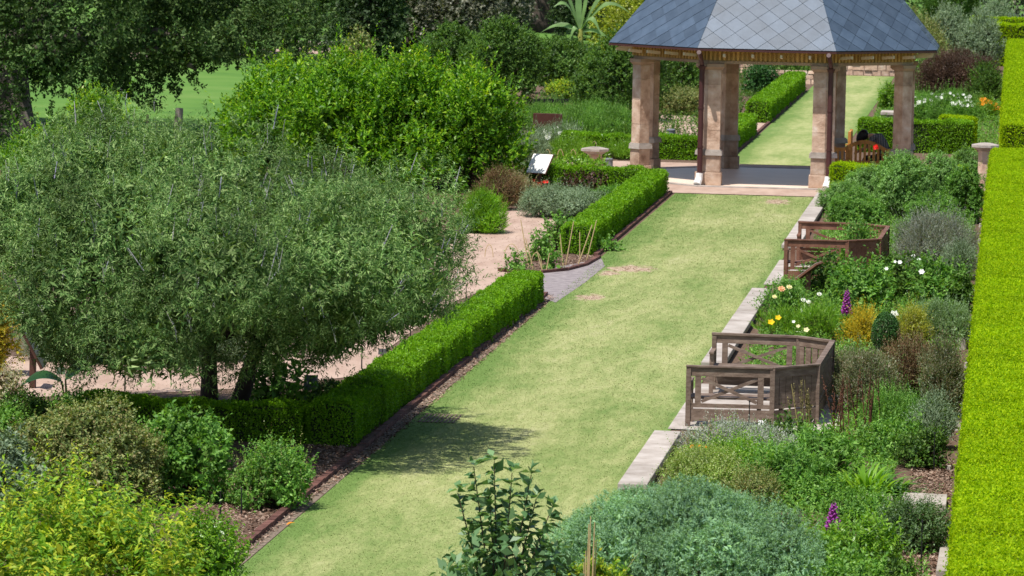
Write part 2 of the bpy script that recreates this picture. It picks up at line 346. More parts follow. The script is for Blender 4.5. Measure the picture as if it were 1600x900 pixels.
def flower_mesh(kind):
    r = random.Random(kind); mb = MB()
    n = {'daisy': 9, 'poppy': 5, 'rose': 8, 'bell': 5, 'white': 6}[kind]
    for ring, (rr, lift) in enumerate(((1, .25), (.6, .55)) if kind == 'rose' else ((1, .3),)):
        for k in range(n):
            a = 2*math.pi*(k+.5*ring)/n; w_ = math.pi/n*1.15; c_, s_ = math.cos, math.sin
            mb.add([(0, 0, 0), (rr*.7*c_(a-w_), rr*.7*s_(a-w_), lift*.7), (rr*c_(a), rr*s_(a), lift+r.uniform(-.12, .12)), (rr*.7*c_(a+w_), rr*.7*s_(a+w_), lift*.7)], [(0, 1, 2, 3)])
    return mb
_fc = {}
def flower(root, pos, r, kind, mat, tilt=None, name='flower'):
    key = (kind, mat.name)
    if key not in _fc:
        mb = flower_mesh(kind); me = bpy.data.meshes.new('flower'); me.from_pydata(mb.v, [], mb.f); me.materials.append(mat)
        _fc[key] = me
    o = bpy.data.objects.new(name, _fc[key]); link(o, root); lo = root.location
    o.location = (pos[0]-lo[0], pos[1]-lo[1], pos[2]-lo[2]); o.scale = (r, r, r)
    t = tilt or (random.uniform(.5, 1.1), random.uniform(-.5, .5), random.uniform(0, 6)); o.rotation_euler = (t[0], t[1], 0); return o
def petal(name, c): return leafmat(name, [tuple(x*.9 for x in c), c], .25, .6, .2, nv=.05)
F_white = petal('white_petal', (.80, .80, .76)); F_yel = petal('yellow_petal', (.80, .52, .01)); F_or = petal('orange_petal', (.80, .28, .01))
F_pur = petal('purple_petal', (.36, .07, .36)); F_red = petal('red_petal', (.75, .03, .02)); F_peach = petal('peach_petal', (.80, .45, .25)); F_cream = petal('cream_petal', (.80, .72, .40))
F_lil = petal('lilac_petal', (.42, .38, .62))
L_hedge = leafmat('box_leaf', [(.085, .21, .005), (.14, .31, .006), (.21, .38, .010)], .35, .5, .25, 1.5, .18)
L_lime = leafmat('lime_hedge_leaf', [(.17, .31, .003), (.27, .41, .003), (.40, .51, .005)], .4, .65, .12, 1.1, .12)
L_vitex = leafmat('vitex_leaf', [(.035, .09, .022), (.08, .16, .042), (.15, .245, .068), (.26, .35, .14)], .22, .7, .12, .9, .55)
L_bright = leafmat('citrus_leaf', [(.04, .12, .006), (.08, .21, .010), (.15, .33, .014), (.30, .46, .03)], .4, .45, .3, .8, .25)
L_dark = leafmat('dark_tree_leaf', [(.022, .045, .014), (.045, .085, .025), (.08, .125, .045)], .2, .5, .25, .35, .35)
L_fig = leafmat('fig_leaf', [(.022, .055, .013), (.045, .095, .022), (.085, .145, .04), (.12, .18, .06)], .2, .65, .12, .7, .5)
L_mid = leafmat('mid_leaf', [(.035, .085, .015), (.07, .15, .022), (.13, .22, .035)], .3, .5, .25, .8, .3)
L_grey = leafmat('grey_brown_leaf', [(.07, .08, .05), (.13, .14, .09), (.22, .21, .15)], .2, .5, .4, .4, .4)
L_gold = leafmat('golden_leaf', [(.08, .20, .02), (.15, .31, .025), (.26, .40, .03), (.38, .46, .035), (.46, .46, .04)], .35, .5, .2, 2.2, .3)
L_olive = leafmat('olive_leaf', [(.08, .13, .035), (.17, .23, .06), (.28, .32, .10), (.27, .21, .09)], .25, .5, .3, 1.5, .2)
L_green = leafmat('fresh_leaf', [(.06, .165, .025), (.13, .29, .045), (.25, .43, .09)], .35, .5, .25, 1.4, .3)
L_grass = leafmat('strap_leaf', [(.09, .22, .015), (.16, .33, .02), (.26, .42, .05)], .35, .35, .4, 1.4, .25)
L_blue = leafmat('rue_leaf', [(.12, .23, .145), (.20, .35, .21), (.29, .46, .27), (.24, .42, .15)], .3, .7, .15, 1.2, .3)
L_silver = leafmat('silver_leaf', [(.22, .26, .20), (.34, .38, .31), (.46, .48, .42)], .2, .8, .2, 2, .25)
L_sage = leafmat('sage_leaf', [(.13, .20, .11), (.20, .28, .16), (.29, .36, .23)], .2, .75, .2, 1.5, .25)
L_gloss = leafmat('glossy_leaf', [(.06, .14, .05), (.11, .21, .08), (.19, .31, .14)], .25, .38, .4, 2, .2)
L_purple = leafmat('purple_leaf', [(.045, .022, .018), (.085, .045, .03), (.13, .08, .05)], .2, .5, .3, 1, .3)
L_rust = leafmat('rusty_leaf', [(.10, .06, .03), (.20, .11, .06), (.20, .20, .08)], .2, .6, .2, 1, .3)
L_yel = leafmat('yellow_leaf', [(.30, .30, .03), (.52, .42, .03), (.70, .46, .02)], .3, .5, .2, 2, .2)
L_conif = leafmat('conifer_leaf', [(.02, .07, .015), (.035, .11, .02), (.06, .15, .03)], .2, .5, .3, 3, .2)
L_curl = leafmat('curly_leaf', [(.09, .20, .04), (.16, .32, .07), (.28, .44, .14)], .3, .5, .3, 1.5, .3)
# clipped hedges -------------------------------------------------------------
def hedge(label, pts, wid, h, L, mat=L_hedge, name='clipped_hedge', group=None, seed=1, dens=1.6, bumpy=.04, capn=1):
    """pts: centre line on the ground"""
    rng = np.random.default_rng(seed); root = empty(name, (pts[0][0], pts[0][1], 0), label, 'hedge', group)
    core = MB(); parts = []; W_ = L*.62
    for (a, b) in zip(pts[:-1], pts[1:]):
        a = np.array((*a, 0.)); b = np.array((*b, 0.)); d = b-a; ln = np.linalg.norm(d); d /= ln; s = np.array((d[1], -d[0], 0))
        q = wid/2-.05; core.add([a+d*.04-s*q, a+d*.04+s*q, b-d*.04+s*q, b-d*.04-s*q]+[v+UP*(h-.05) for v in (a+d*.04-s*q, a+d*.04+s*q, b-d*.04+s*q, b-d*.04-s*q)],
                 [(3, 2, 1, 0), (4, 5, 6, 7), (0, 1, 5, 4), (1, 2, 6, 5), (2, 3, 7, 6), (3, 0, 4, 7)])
        for face, ar in (('top', ln*wid), ('l', ln*h), ('r', ln*h), ('a', wid*h), ('b', wid*h)):
            n = int(ar/(L*W_*.5)*dens); u = rng.random((n, 1)); v = rng.random((n, 1))
            if face == 'top': p = a+d*u*ln+s*(v-.5)*wid+UP*h; N = UP
            elif face in 'lr': sg = 1 if face == 'r' else -1; p = a+d*u*ln+s*sg*wid/2+UP*v*h; N = s*sg
            else: sg = 1 if face == 'b' else -1; p = (b if face == 'b' else a)+s*(u-.5)*wid+UP*v*h; N = d*sg
            # rounded shoulders and uneven clipping
            al = ((p-a)@d)[:, None]; sd = ((p-a)@s)[:, None]
            und = (np.sin(al*2.3+1)+np.sin(al*5.1+sd*3)+np.sin(al*9.7+2*sd)*.7+np.sin(al*17+5*sd)*.5)*bumpy*.5
            und = und+np.repeat(rng.normal(size=(len(p)//1+1, 1))*0, 1, 1)[:len(p)]
            p = p+N*(und-rng.random((n, 1))**1.5*.05+(rng.random((n, 1)) < .02)*rng.random((n, 1))*.07)
            ez = np.clip((p[:, 2:3]-(h-.07))/.07, 0, 1)*np.clip((np.abs(sd)-(wid/2-.07))/.07, 0, 1); p = p-UP*ez*.05-s*np.sign(sd)*ez*.03
            D = nrm(rng.normal(size=p.shape)+N*.4+UP*.2); Nn = nrm(N*1.1+rng.normal(size=p.shape)*.55)
            parts.append(leafquads(p, D, Nn, L*rng.uniform(.7, 1.3, n), W_*rng.uniform(.7, 1.3, n)))
    V, K = join(parts); V[:, 2] = np.maximum(V[:, 2], .006)
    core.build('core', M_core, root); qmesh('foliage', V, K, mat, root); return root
# ================================================================== pavilion
PCX, PCY = -6.24, 113.8
def octo(R, rot=0): return [(PCX+R*math.cos(math.radians(22.5+45*k+rot)), PCY+R*math.sin(math.radians(22.5+45*k+rot))) for k in range(8)]
pav = empty('pavilion', (PCX, PCY, 0), 'octagonal sandstone pavilion with a blue grey diamond slate roof at the end of the lawn', 'pavilion')
RP = 3.96; RE = 4.62; HE = 3.5; apex = 8.85
fl = MB(); fl.prism(octo(RP+.32), 0, .03); fl.build('floor', plain('floor_stone', [(.66, .50, .38), (.74, .57, .44), (.78, .62, .50)], 1.2, .45, .05, 8, spec=.35), pav)
fk = MB(); o1 = octo(RP+.56); o2 = octo(RP+.325)
for k in range(8):
    j = (k+1) % 8; fk.add([(*o1[k], 0), (*o1[j], 0), (*o2[j], 0), (*o2[k], 0), (*o1[k], .045), (*o1[j], .045), (*o2[j], .045), (*o2[k], .045)],
        [(3, 2, 1, 0), (4, 5, 6, 7), (0, 1, 5, 4), (2, 3, 7, 6)])
fk.build('floor_kerb', M_slab, pav)
V8 = octo(RP)
def chev(k, grow=0., L=.33, T=.33):
    v = Vector(V8[k]); a = (Vector(V8[k-1])-v).normalized(); b = (Vector(V8[(k+1) % 8])-v).normalized(); o = (v-Vector((PCX, PCY))).normalized()
    inn = -o; na = Vector((a.y, -a.x)); na = na if na.dot(o) > 0 else -na; nb = Vector((b.y, -b.x)); nb = nb if nb.dot(o) > 0 else -nb
    g = grow
    pts = [v+a*(L+g)+na*g, v+o*g*1.08, v+b*(L+g)+nb*g, v+b*(L+g)-nb*(T+g), v+inn*(T+g)*1.08, v+a*(L+g)-na*(T+g)]
    pts = [(p.x, p.y) for p in pts]
    ar = sum(pts[i][0]*pts[(i+1) % 6][1]-pts[(i+1) % 6][0]*pts[i][1] for i in range(6))
    return pts if ar > 0 else pts[::-1]
rr = random.Random(4)
for k in range(8):
    z = .93; zs = [.93, 1.45, 2.1, 2.62, 3.0]
    mb = MB()
    for a, b in zip(zs[:-1], zs[1:]): mb.prism(chev(k, 0), a+.006, b-.006)
    mb.prism(chev(k, -.012, ), .93, 3.0)
    pr = mb.build('pier', M_stone, pav)
    bs = MB(); bs.prism(chev(k, .06), 0.03, .36); bs.prism(chev(k, .022), .361, .80); bs.build('pier_base', M_stone, pr, bevel=.015)
    cp = MB(); cp.prism(chev(k, .065), .80, .92, chev(k, .055)); cp.prism(chev(k, .03), .921, .95); cp.build('base_moulding', M_slab, pr)
    ct = MB(); ct.prism(chev(k, .0), 3.0, 3.08, chev(k, .08)); ct.prism(chev(k, .08), 3.08, 3.16); ct.build('capital', M_stoneD, pr)
# ring beam, slatted frieze and its brackets
def ring(Ro, Ri, z0, z1, name, mat):
    mb = MB(); a = octo(Ro); b = octo(Ri)
    for k in range(8):
        j = (k+1) % 8
        mb.add([(*a[k], z0), (*a[j], z0), (*b[j], z0), (*b[k], z0), (*a[k], z1), (*a[j], z1), (*b[j], z1), (*b[k], z1)],
               [(3, 2, 1, 0), (4, 5, 6, 7), (0, 1, 5, 4), (1, 2, 6, 5), (2, 3, 7, 6), (3, 0, 4, 7)])
    return mb.build(name, mat, pav)
ring(RP-.02, RP-.34, 3.165, 3.24, 'ring_beam', M_stoneD); ring(RP-.06, RP-.30, 3.243, 3.50, 'wall_plate', M_frieze)
for k in range(8):
    j = (k+1) % 8; a = Vector((*octo(RP+.02)[k], 0)); b = Vector((*octo(RP+.02)[j], 0)); d = (b-a).normalized(); ln = (b-a).length
    mb = MB(); n = 26
    for i in range(n):
        q = a+d*(ln*(i+.5)/n); mb.bar(q+Vector((0, 0, 3.25)), q+Vector((0, 0, 3.48)), .055, .03, up=d.cross(Vector((0, 0, 1))))
    mb.build('frieze_slats', M_frieze, pav)
    nn_ = Vector((d.y, -d.x, 0)); nn_ = nn_ if nn_.dot(a-Vector((PCX, PCY, 0))) > 0 else -nn_
    for i in range(4):
        q = a+d*(ln*(.14+.24*i)); r_ = MB(); r_.bar(q+nn_*.05+Vector((0, 0, 3.36)), q+nn_*.48+Vector((0, 0, 3.40)), .055, .075, up=(0, 0, 1))
        r_.build('rafter_end', M_cream, pav)
# roof: underside, gutter, individually laid diamond slates
E8 = octo(RE); under = MB(); AP = (PCX, PCY, apex)
under.add([(*p, HE+.05) for p in octo(RE-.06)]+[(PCX, PCY, apex-.12)], [((k+1) % 8, k, 8) for k in range(8)][::1])
under.build('roof_lining', M_cream, pav)
ring(RE+.02, RE-.06, HE+.005, HE+.058, 'gutter', M_iron)
sV = []; sK = []; sw, sh = .56, .50; rs = np.random.default_rng(3)
for k in range(8):
    j = (k+1) % 8; a = np.array((*E8[k], HE+.07)); b = np.array((*E8[j], HE+.07)); t = np.array((PCX, PCY, apex)); mid = (a+b)/2
    u = (b-a)/np.linalg.norm(b-a); vv = t-mid; S = np.linalg.norm(vv); vv /= S; n = np.cross(u, vv); hw = np.linalg.norm(b-a)/2
    if n[2] < 0: n = -n
    def clip(pg):
        for (A_, B_, C_) in ((1, hw/S, hw), (-1, hw/S, hw), (0, -1, 0)):
            out = []
            for i in range(len(pg)):
                p, q = pg[i-1], pg[i]; fp = C_-A_*p[0]-B_*p[1]; fq = C_-A_*q[0]-B_*q[1]
                if (fp >= 0) != (fq >= 0): s_ = fp/(fp-fq); out.append((p[0]+(q[0]-p[0])*s_, p[1]+(q[1]-p[1])*s_))
                if fq >= 0: out.append(q)
            pg = out
            if not pg: return pg
        return pg
    rows = int(S/(sh/2))+2
    for r in range(-1, rows):
        for c_ in range(-8, 9):
            x = (c_+.5*(r % 2))*sw; y = r*sh/2
            pg = clip([(x, y-sh/2*.99), (x+sw/2*.985, y), (x, y+sh/2*.99), (x-sw/2*.985, y)])
            if len(pg) < 3: continue
            base = len(sV); jt = rs.uniform(-.0015, .0015)
            for (px_, py_) in pg: sV.append(mid+u*px_+vv*py_+n*(.020-.014*(py_-y)/sh+jt))
            m_ = len(pg)
            for (px_, py_) in pg: sV.append(mid+u*px_+vv*py_+n*.0)
            f = tuple(range(base, base+m_)); 
            sK.append(f); 
            for i in range(m_): sK.append((base+i, base+m_+i, base+m_+(i+1) % m_, base+(i+1) % m_))
me = bpy.data.meshes.new('roof'); me.from_pydata([tuple(v-np.array((PCX, PCY, 0))) for v in sV], [], sK); me.materials.append(M_slate); me.update()
roof = link(bpy.data.objects.new('roof', me), pav)
dk = MB(); dk.add([(*p, HE+.055) for p in E8]+[(PCX, PCY, apex-.02)], [(k, (k+1) % 8, 8) for k in range(8)]); dk.build('roof_deck', M_black, roof)
# downpipes on the two near piers
for k, off in ((5, (-.16, -.05)), (6, (.12, -.09))):
    v = V8[k]; x, y = v[0]+off[0], v[1]-.13
    mb = MB(); mb.tube([(x, y, .32), (x, y, 3.02)], [.07, .07], 12)
    for z in (1.0, 2.0): mb.tube([(x, y, z), (x, y, z+.04)], [.082, .082], 12)
    mb.tube([(x, y, 3.0), (x, y, 3.10)], [.075, .11], 12); mb.tube([(x, y, 3.10), (x-.02, y-.2, 3.3), (x-.05, y-.55, 3.47)], [.06, .06, .06], 10)
    pp = mb.build('downpipe', M_iron, pav)
    s_ = MB(); s_.tube([(x, y-.01, .34), (x-.01, y-.03, .2), (x-.05, y-.14, .06)], [.095, .095, .10], 10); s_.build('pipe_shoe', M_white, pp)

# ================================================================== benches (three-sided bays of seating)
def bay_bench(name, label, ox, oy, mat):
    t = empty(name, (-4.4+ox, 60+oy, 0), label, 'bench', 'angled timber bay benches along the lawn')
    pt = [Vector((x+ox, y+oy, 0)) for x, y in ((-4.40, 60.0), (-3.22, 60.06), (-2.62, 60.72), (-2.55, 64.0), (-3.08, 64.5), (-4.36, 64.58))]
    Hh = .88; Z = lambda v, z: Vector((v.x, v.y, z))
    for i, p in enumerate(pt):
        mb = MB(); mb.box((p.x-.035, p.y-.035, .0), (p.x+.035, p.y+.035, Hh-.028)); mb.build('post', mat, t, bevel=.004)
    for i in range(5):
        a, b = pt[i], pt[i+1]; d = (b-a).normalized(); ln = (b-a).length; e = .036
        A = a+d*e; B = b-d*e
        mb = MB(); mb.bar(Z(a, Hh-.012)-d*(.04 if i == 0 else 0), Z(b, Hh-.012)+d*(.04 if i == 4 else 0), .085, .028+.002*i); mb.bar(Z(A, Hh-.09), Z(B, Hh-.09), .032, .12); mb.build('top_rail', mat, t, bevel=.004)
        mb = MB(); mb.bar(Z(A, .315), Z(B, .315), .036, .055); mb.build('lower_rail', mat, t)
        mb = MB(); mb.bar(Z(A, .18), Z(B, .18), .03, .17); mb.build('apron', mat, t)
        if i in (0, 4):
            for q in ((.15, 1) if 1 else ()): pass
            x0, x1 = .135, ln-.165
            for q in (x0, x1):
                s = MB(); s.bar(Z(a+d*q, .343), Z(a+d*q, Hh-.151), .03, .085, up=d); s.build('stile', mat, t)
            for sg in (0, 1):
                z0, z1 = (.37, Hh-.18) if sg else (Hh-.18, .37)
                off = Vector((-d.y, d.x, 0))*(.011 if sg else -.011)
                s = MB(); s.bar(Z(a+d*(x0+.05), z0)+off, Z(a+d*(x1-.05), z1)+off, .02, .045); s.build('cross_brace', mat, t)
        else:
            n = max(3, int(ln/.125))
            for q in range(n):
                c_ = a+d*(ln*(q+.5)/n); s = MB(); s.bar(Z(c_, .343), Z(c_, Hh-.151), .02, .112 if i != 2 else .10, up=d); s.build('slat', mat, t)
    # seats: three boards deep, along every side, on the inside
    cx, cy = -3.6+ox, 62.3+oy
    def inner(o):
        q = [(-4.40, 60.0+o), (-3.22-.41*o, 60.06+o), (-2.62-o, 60.72+.41*o), (-2.55-o, 64.0-.41*o), (-3.08-.41*o, 64.5-o), (-4.36, 64.58-o)]
        return [(x+ox, y+oy) for x, y in q]
    for k in range(4):
        a_, b_ = inner(.05+.12*k), inner(.155+.12*k); mb = MB()
        for i in range(5):
            mb.add([(*a_[i], .40), (*a_[i+1], .40), (*b_[i+1], .40), (*b_[i], .40), (*a_[i], .43), (*a_[i+1], .43), (*b_[i+1], .43), (*b_[i], .43)],
                   [(0, 1, 2, 3), (7, 6, 5, 4), (4, 5, 1, 0), (6, 7, 3, 2), (7, 4, 0, 3), (5, 6, 2, 1)])
        mb.build('seat_board', mat, t)
    q = inner(.52)
    for i, p in enumerate(q):
        mb = MB(); mb.box((p[0]-.03, p[1]-.03, 0), (p[0]+.03, p[1]+.03, .398 if i in (1, 2, 3, 4) else .62)); mb.build('front_leg', mat, t)
    for i, sg in ((0, 1), (5, -1)):
        a = pt[i]; mb = MB(); mb.bar((a.x, a.y+sg*.036, .635), (q[i][0], q[i][1]+sg*.08, .635), .07, .03); mb.build('armrest', mat, t)
    return t
bay_bench('bay_bench', 'weathered grey brown angled timber bench with crossed end panels beside the near stone slab', 0, 0, M_teak)
bay_bench('bay_bench', 'reddish brown angled timber bench overgrown by leaves nearer the pavilion', .15, 22.85, M_teakR)
# paved bays under the benches, low stone walls between them
for oy, n in ((0, 'a'), (22.85, 'b')):
    poly('bench_paving', [(-4.65, 59.6+oy), (-2.3, 59.6+oy), (-2.3, 65.3+oy), (-4.65, 65.3+oy)], .018, M_slab)
def slabwall(label, y0, y1, group='stone seat walls along the lawn', x0=-4.74, x1=-4.37, h=.15):
    t = empty('stone_seat_wall', (x0, y0, 0), label, 'wall', group); b = MB(); r = random.Random(int(y0))
    yy = y0+.02
    while yy < y1-.3:
        e = min(y1-.02, yy+r.uniform(.5, .8)); b.box((x0+.03, yy, 0), (x1-.03, e-.01, h-.09)); yy = e
    b.build('wall', M_stone, t, bevel=.01); yy = y0
    c = MB()
    while yy < y1-.1:
        e = min(y1, yy+r.uniform(1.3, 1.9)); c.box((x0, yy, h-.088), (x1, e-.008, h+r.uniform(-.004, .004))); yy = e
    c.build('coping', M_slab, t, bevel=.012); return t
slabwall('pale stone seat wall ending just behind the blue green mound', G(968, 755, .15)[1], G(1035, 672, .15)[1])
slabwall('pale stone seat wall between the two timber bay benches', 67.2, G(1197, 450, .15)[1])
slabwall('pale stone seat wall running from the red brown bench to the pavilion', 90.5, 107.0)
# brick edgings
def edging(label, pts, w=.09, h=.07, bl=.23, group=None):
    t = MB(); r = random.Random(2)
    for a, b in zip(pts[:-1], pts[1:]):
        a = Vector((*a, 0)); b = Vector((*b, 0)); d = (b-a).normalized(); ln = (b-a).length; n = max(1, round(ln/bl)); s = ln/n
        for i in range(n):
            z = h+r.uniform(-.006, .006); t.bar(a+d*(i*s+.006)+Vector((0, 0, z/2)), a+d*((i+1)*s-.006)+Vector((0, 0, z/2)), w*r.uniform(.95, 1.05), z)
    o = t.build('brick_edging', M_brick); tag(o, label, 'edging', group); return o
GB = 'brick edgings of the beds'
edging('long dark red brick edging between the near left bed and the lawn', [(-8.5, 42), (-8.5, 79)], group=GB)
edging('brick edging beside the lawn under the middle hedge', [(-8.42, 87.8), (-8.42, 107.1)], group=GB)
edging('curved brick edging round the small bed of canes', [G(*p) for p in [(780, 424), (812, 428), (845, 428), (885, 424), (915, 416), (936, 404)]], group=GB)
edging('brick edging beside the lawn beyond the pavilion', [(-7.93, 119.6), (-7.93, 165)], group=GB)
# hedges
hedge('long clipped box hedge beside the near part of the lawn', [(-8.98, 56.6), (-8.72, 77.8)], .62, .56, .034, group='clipped hedges', seed=2)
hedge('low clipped hedge turning away left behind the near shrubs', [(-12.5, 57.4), (-9.31, 56.9)], .6, .50, .034, group='clipped hedges', seed=3)
hedge('clipped box hedge between the cane bed and the pavilion', [(-8.86, 88.2), (-8.82, 107.0)], .62, .60, .045, group='clipped hedges', seed=4)
hedge('short clipped hedge turning left at the pavilion', [(-12.1, 107.6), (-9.16, 107.3)], .6, .60, .048, group='clipped hedges', seed=5)
hedge('clipped hedge across the left side seen between the pavilion piers', [(-12.6, 121.3), (-8.3, 121.0)], .7, .66, .052, group='clipped hedges', seed=6)
xa, ya = G(1183, 214); hedge('short clipped hedge beside the far lawn just behind the pavilion', [(-8.3, 121.4), (-8.22, 134.5)], .6, .66, .055, group='clipped hedges', seed=7)
hedge('clipped hedge beside the far lawn with its end towards the stone wall', [(-8.3, 141.5), (-8.3, 166)], .72, .72, .06, group='clipped hedges', seed=8)
hedge('wide lime green clipped hedge along the right border', [(.75, 36), (.72, 106.6)], 2.36, 1.40, .032, L_lime, group='lime green hedges', seed=9, bumpy=.03, dens=1.9)
hedge('taller lime green hedge beyond the stone cap', [(1.0, 110.4), (1.0, 178)], 2.46, 1.80, .05, L_lime, group='lime green hedges', seed=10, bumpy=.03, dens=1.7)
def hx(py_top, px0, px1, Y, h): return None
hedge('yellow topped clipped hedge behind the curly leaved plants', [(-4.30, 105.1), (-1.0, 105.2)], .85, .97, .045, L_lime, group='lime topped hedges', seed=11)
hedge('yellow topped clipped hedge in front of the white daisies', [(-4.45, 127.3), (-1.15, 127.6)], .95, .95, .052, L_hedge, group='lime topped hedges', seed=12)
hedge('small yellow topped hedge block at the end of the daisy bed', [(-2.1, 129.2), (-1.05, 129.3)], 1.2, .98, .052, L_lime, group='lime topped hedges', seed=13)
hedge('far lime hedge at the top right behind the wire fence', [(-1.2, 196), (6, 196.5)], 1.6, 1.9, .09, L_lime, group='far hedges', seed=14)
hedge('farther lime hedge at the top right', [(-2.0, 206), (6, 206.5)], 1.4, 1.9, .09, L_lime, group='far hedges', seed=15)
# far stone wall
def rubble(label, x0, x1, y, h, group='stone walls'):
    t = MB(); r = random.Random(9); z = 0
    while z < h-.05:
        hh = min(h-z, r.uniform(.16, .30)); x = x0+r.uniform(0, .2)
        while x < x1:
            ww = r.uniform(.25, .7); p = r.uniform(0, .07); t.prism([(x+.012, y-p), (x+ww-.012, y-p), (x+ww-.012, y+.35), (x+.012, y+.35)], z+.01, z+hh-.01,
                [(x+.03, y-p+.02), (x+ww-.03, y-p+.02), (x+ww-.03, y+.35), (x+.03, y+.35)]); x += ww
        z += hh
    o = t.build('stone_wall', M_stone); tag(o, label, 'wall', group); return o
rubble('rough sandstone retaining wall closing the far lawn', -12.5, -3.9, 181.5, 1.45)
rubble('low rough stone edge beside the ball shrub on the far left', *[-10.6, -7.6], 171.5, .55)

# stone pedestals, slabs and bollards
def pedestal(label, X, Y, h, r, name='stone_pedestal', n=8, group='stone pedestals'):
    t = empty(name, (X, Y, 0), label, 'pedestal', group)
    R_ = lambda q, rot=0: [(X+q*math.cos(2*math.pi*k/n+math.pi/n), Y+q*math.sin(2*math.pi*k/n+math.pi/n)) for k in range(n)]
    b = MB(); b.prism(R_(r*.62), 0, .12); b.prism(R_(r*.5), .12, h-.2); b.build('shaft', M_stone, t)
    b = MB(); b.prism(R_(r*.55), h-.2, h-.11, R_(r*.95)); b.prism(R_(r), h-.109, h-.05); b.prism(R_(r), h-.05, h, R_(r*.35)); b.build('cap', M_slab, t)
x, y = G(927, 264); pedestal('weathered eight sided stone pedestal in the herb bed left of the pavilion', x, y+.4, .58, .40)
pedestal('broad stone pedestal between the ends of the two lime hedges', -.62, 108.9, 1.38, .37)
b = MB(); x, y = G(1300, 292); b.prism([(x-.25, y-.2), (x+.33, y-.2), (x+.33, y+.75), (x-.25, y+.75)], 0, .34); b.prism([(x-.30, y-.25), (x+.38, y-.25), (x+.38, y+.8), (x-.30, y+.8)], .345, .42)
tag(b.build('stone_block', M_slab, bevel=.02), 'pale stone block at the foot of the right near pier', 'block')
b = MB(); x, y = G(1388, 190); b.prism([(x-.18, y-.2), (x+.35, y-.2), (x+.35, y+.8), (x-.18, y+.8)], 0, .22); b.prism([(x-.26, y-.27), (x+.4, y-.27), (x+.4, y+.87), (x-.26, y+.87)], .225, .34)
tag(b.build('stone_block', M_slab, bevel=.02), 'pale flat topped stone block on the right edge of the far lawn', 'block')
def bollard(label, px, py, h, r):
    x, y = G(px, py); t = empty('bollard', (x, y, 0), label, 'bollard', 'dark bollards')
    MB().tube([(x, y, 0), (x, y, h-.03)], [r, r*.96], 14).build('post', M_grey, t)
    MB().tube([(x, y, h-.03), (x, y, h), (x, y, h+.02)], [r*1.08, r*1.08, r*.6], 14).build('cap', M_grey, t)
bollard('dark bollard beside the stone pedestal at the corner of the middle hedge', 951, 274, .44, .11); bollard('dark bollard on the pink path seen left of the near piers', 1048, 222, .38, .13)
# slabs in the right bed
def slab(label, pts, h, mat=M_slab, group='stone edging slabs in the right bed'):
    b = MB(); q = [G(*p) for p in pts]; ar = sum(q[i][0]*q[(i+1) % 4][1]-q[(i+1) % 4][0]*q[i][1] for i in range(4))
    q = q if ar > 0 else q[::-1]; b.prism(q, 0, h); tag(b.build('edging_slab', mat, bevel=.01), label, 'slab', group)
slab('worn stone slab showing between leaves left of the mulch patch', [(1335, 788), (1395, 790), (1393, 780), (1338, 778)], .09)
slab('grey stone slab in front of the mulch patch beside the lime hedge', [(1407, 800), (1478, 803), (1480, 787), (1412, 784)], .12)
slab('pale stone slab against the lime hedge at the bottom right', [(1462, 905), (1484, 905), (1490, 866), (1469, 864)], .10)
slab('stone slab leaning out behind the weathered bench', [(1290, 640), (1335, 643), (1338, 622), (1296, 618)], .12)
for i, (px, py, wd) in enumerate([(1502, 545, 22), (1511, 575, 12), (1512, 600, 14), (1503, 640, 20), (1497, 672, 16), (1533, 355, 8), (1537, 335, 8), (1530, 380, 9), (1483, 735, 10)]):
    x, y = G(px, py); s = F/y; q = wd/2/s; r = random.Random(i); b = MB()
    pts = [(x+q*r.uniform(.8, 1.1)*math.cos(t_), y+q*1.8*math.sin(t_)) for t_ in [2*math.pi*k/7 for k in range(7)]]
    hh = q*1.5; b.prism(pts, 0, hh, [(x+(p[0]-x)*.75, y+(p[1]-y)*.8) for p in pts])
    lab = ['beside the grey green mound', 'just below the grey green mound', 'halfway down the dull shrubs', 'behind the twiggy olive shrub', 'near the mulch patch', 'beside the curly leaved plants', 'highest up the hedge foot', 'beside the grey airy shrub', 'at the mulch patch corner'][i]
    tag(b.build('border_stone', M_slab), 'rough pale stone at the foot of the lime hedge '+lab, 'stone', 'stones along the hedge foot')
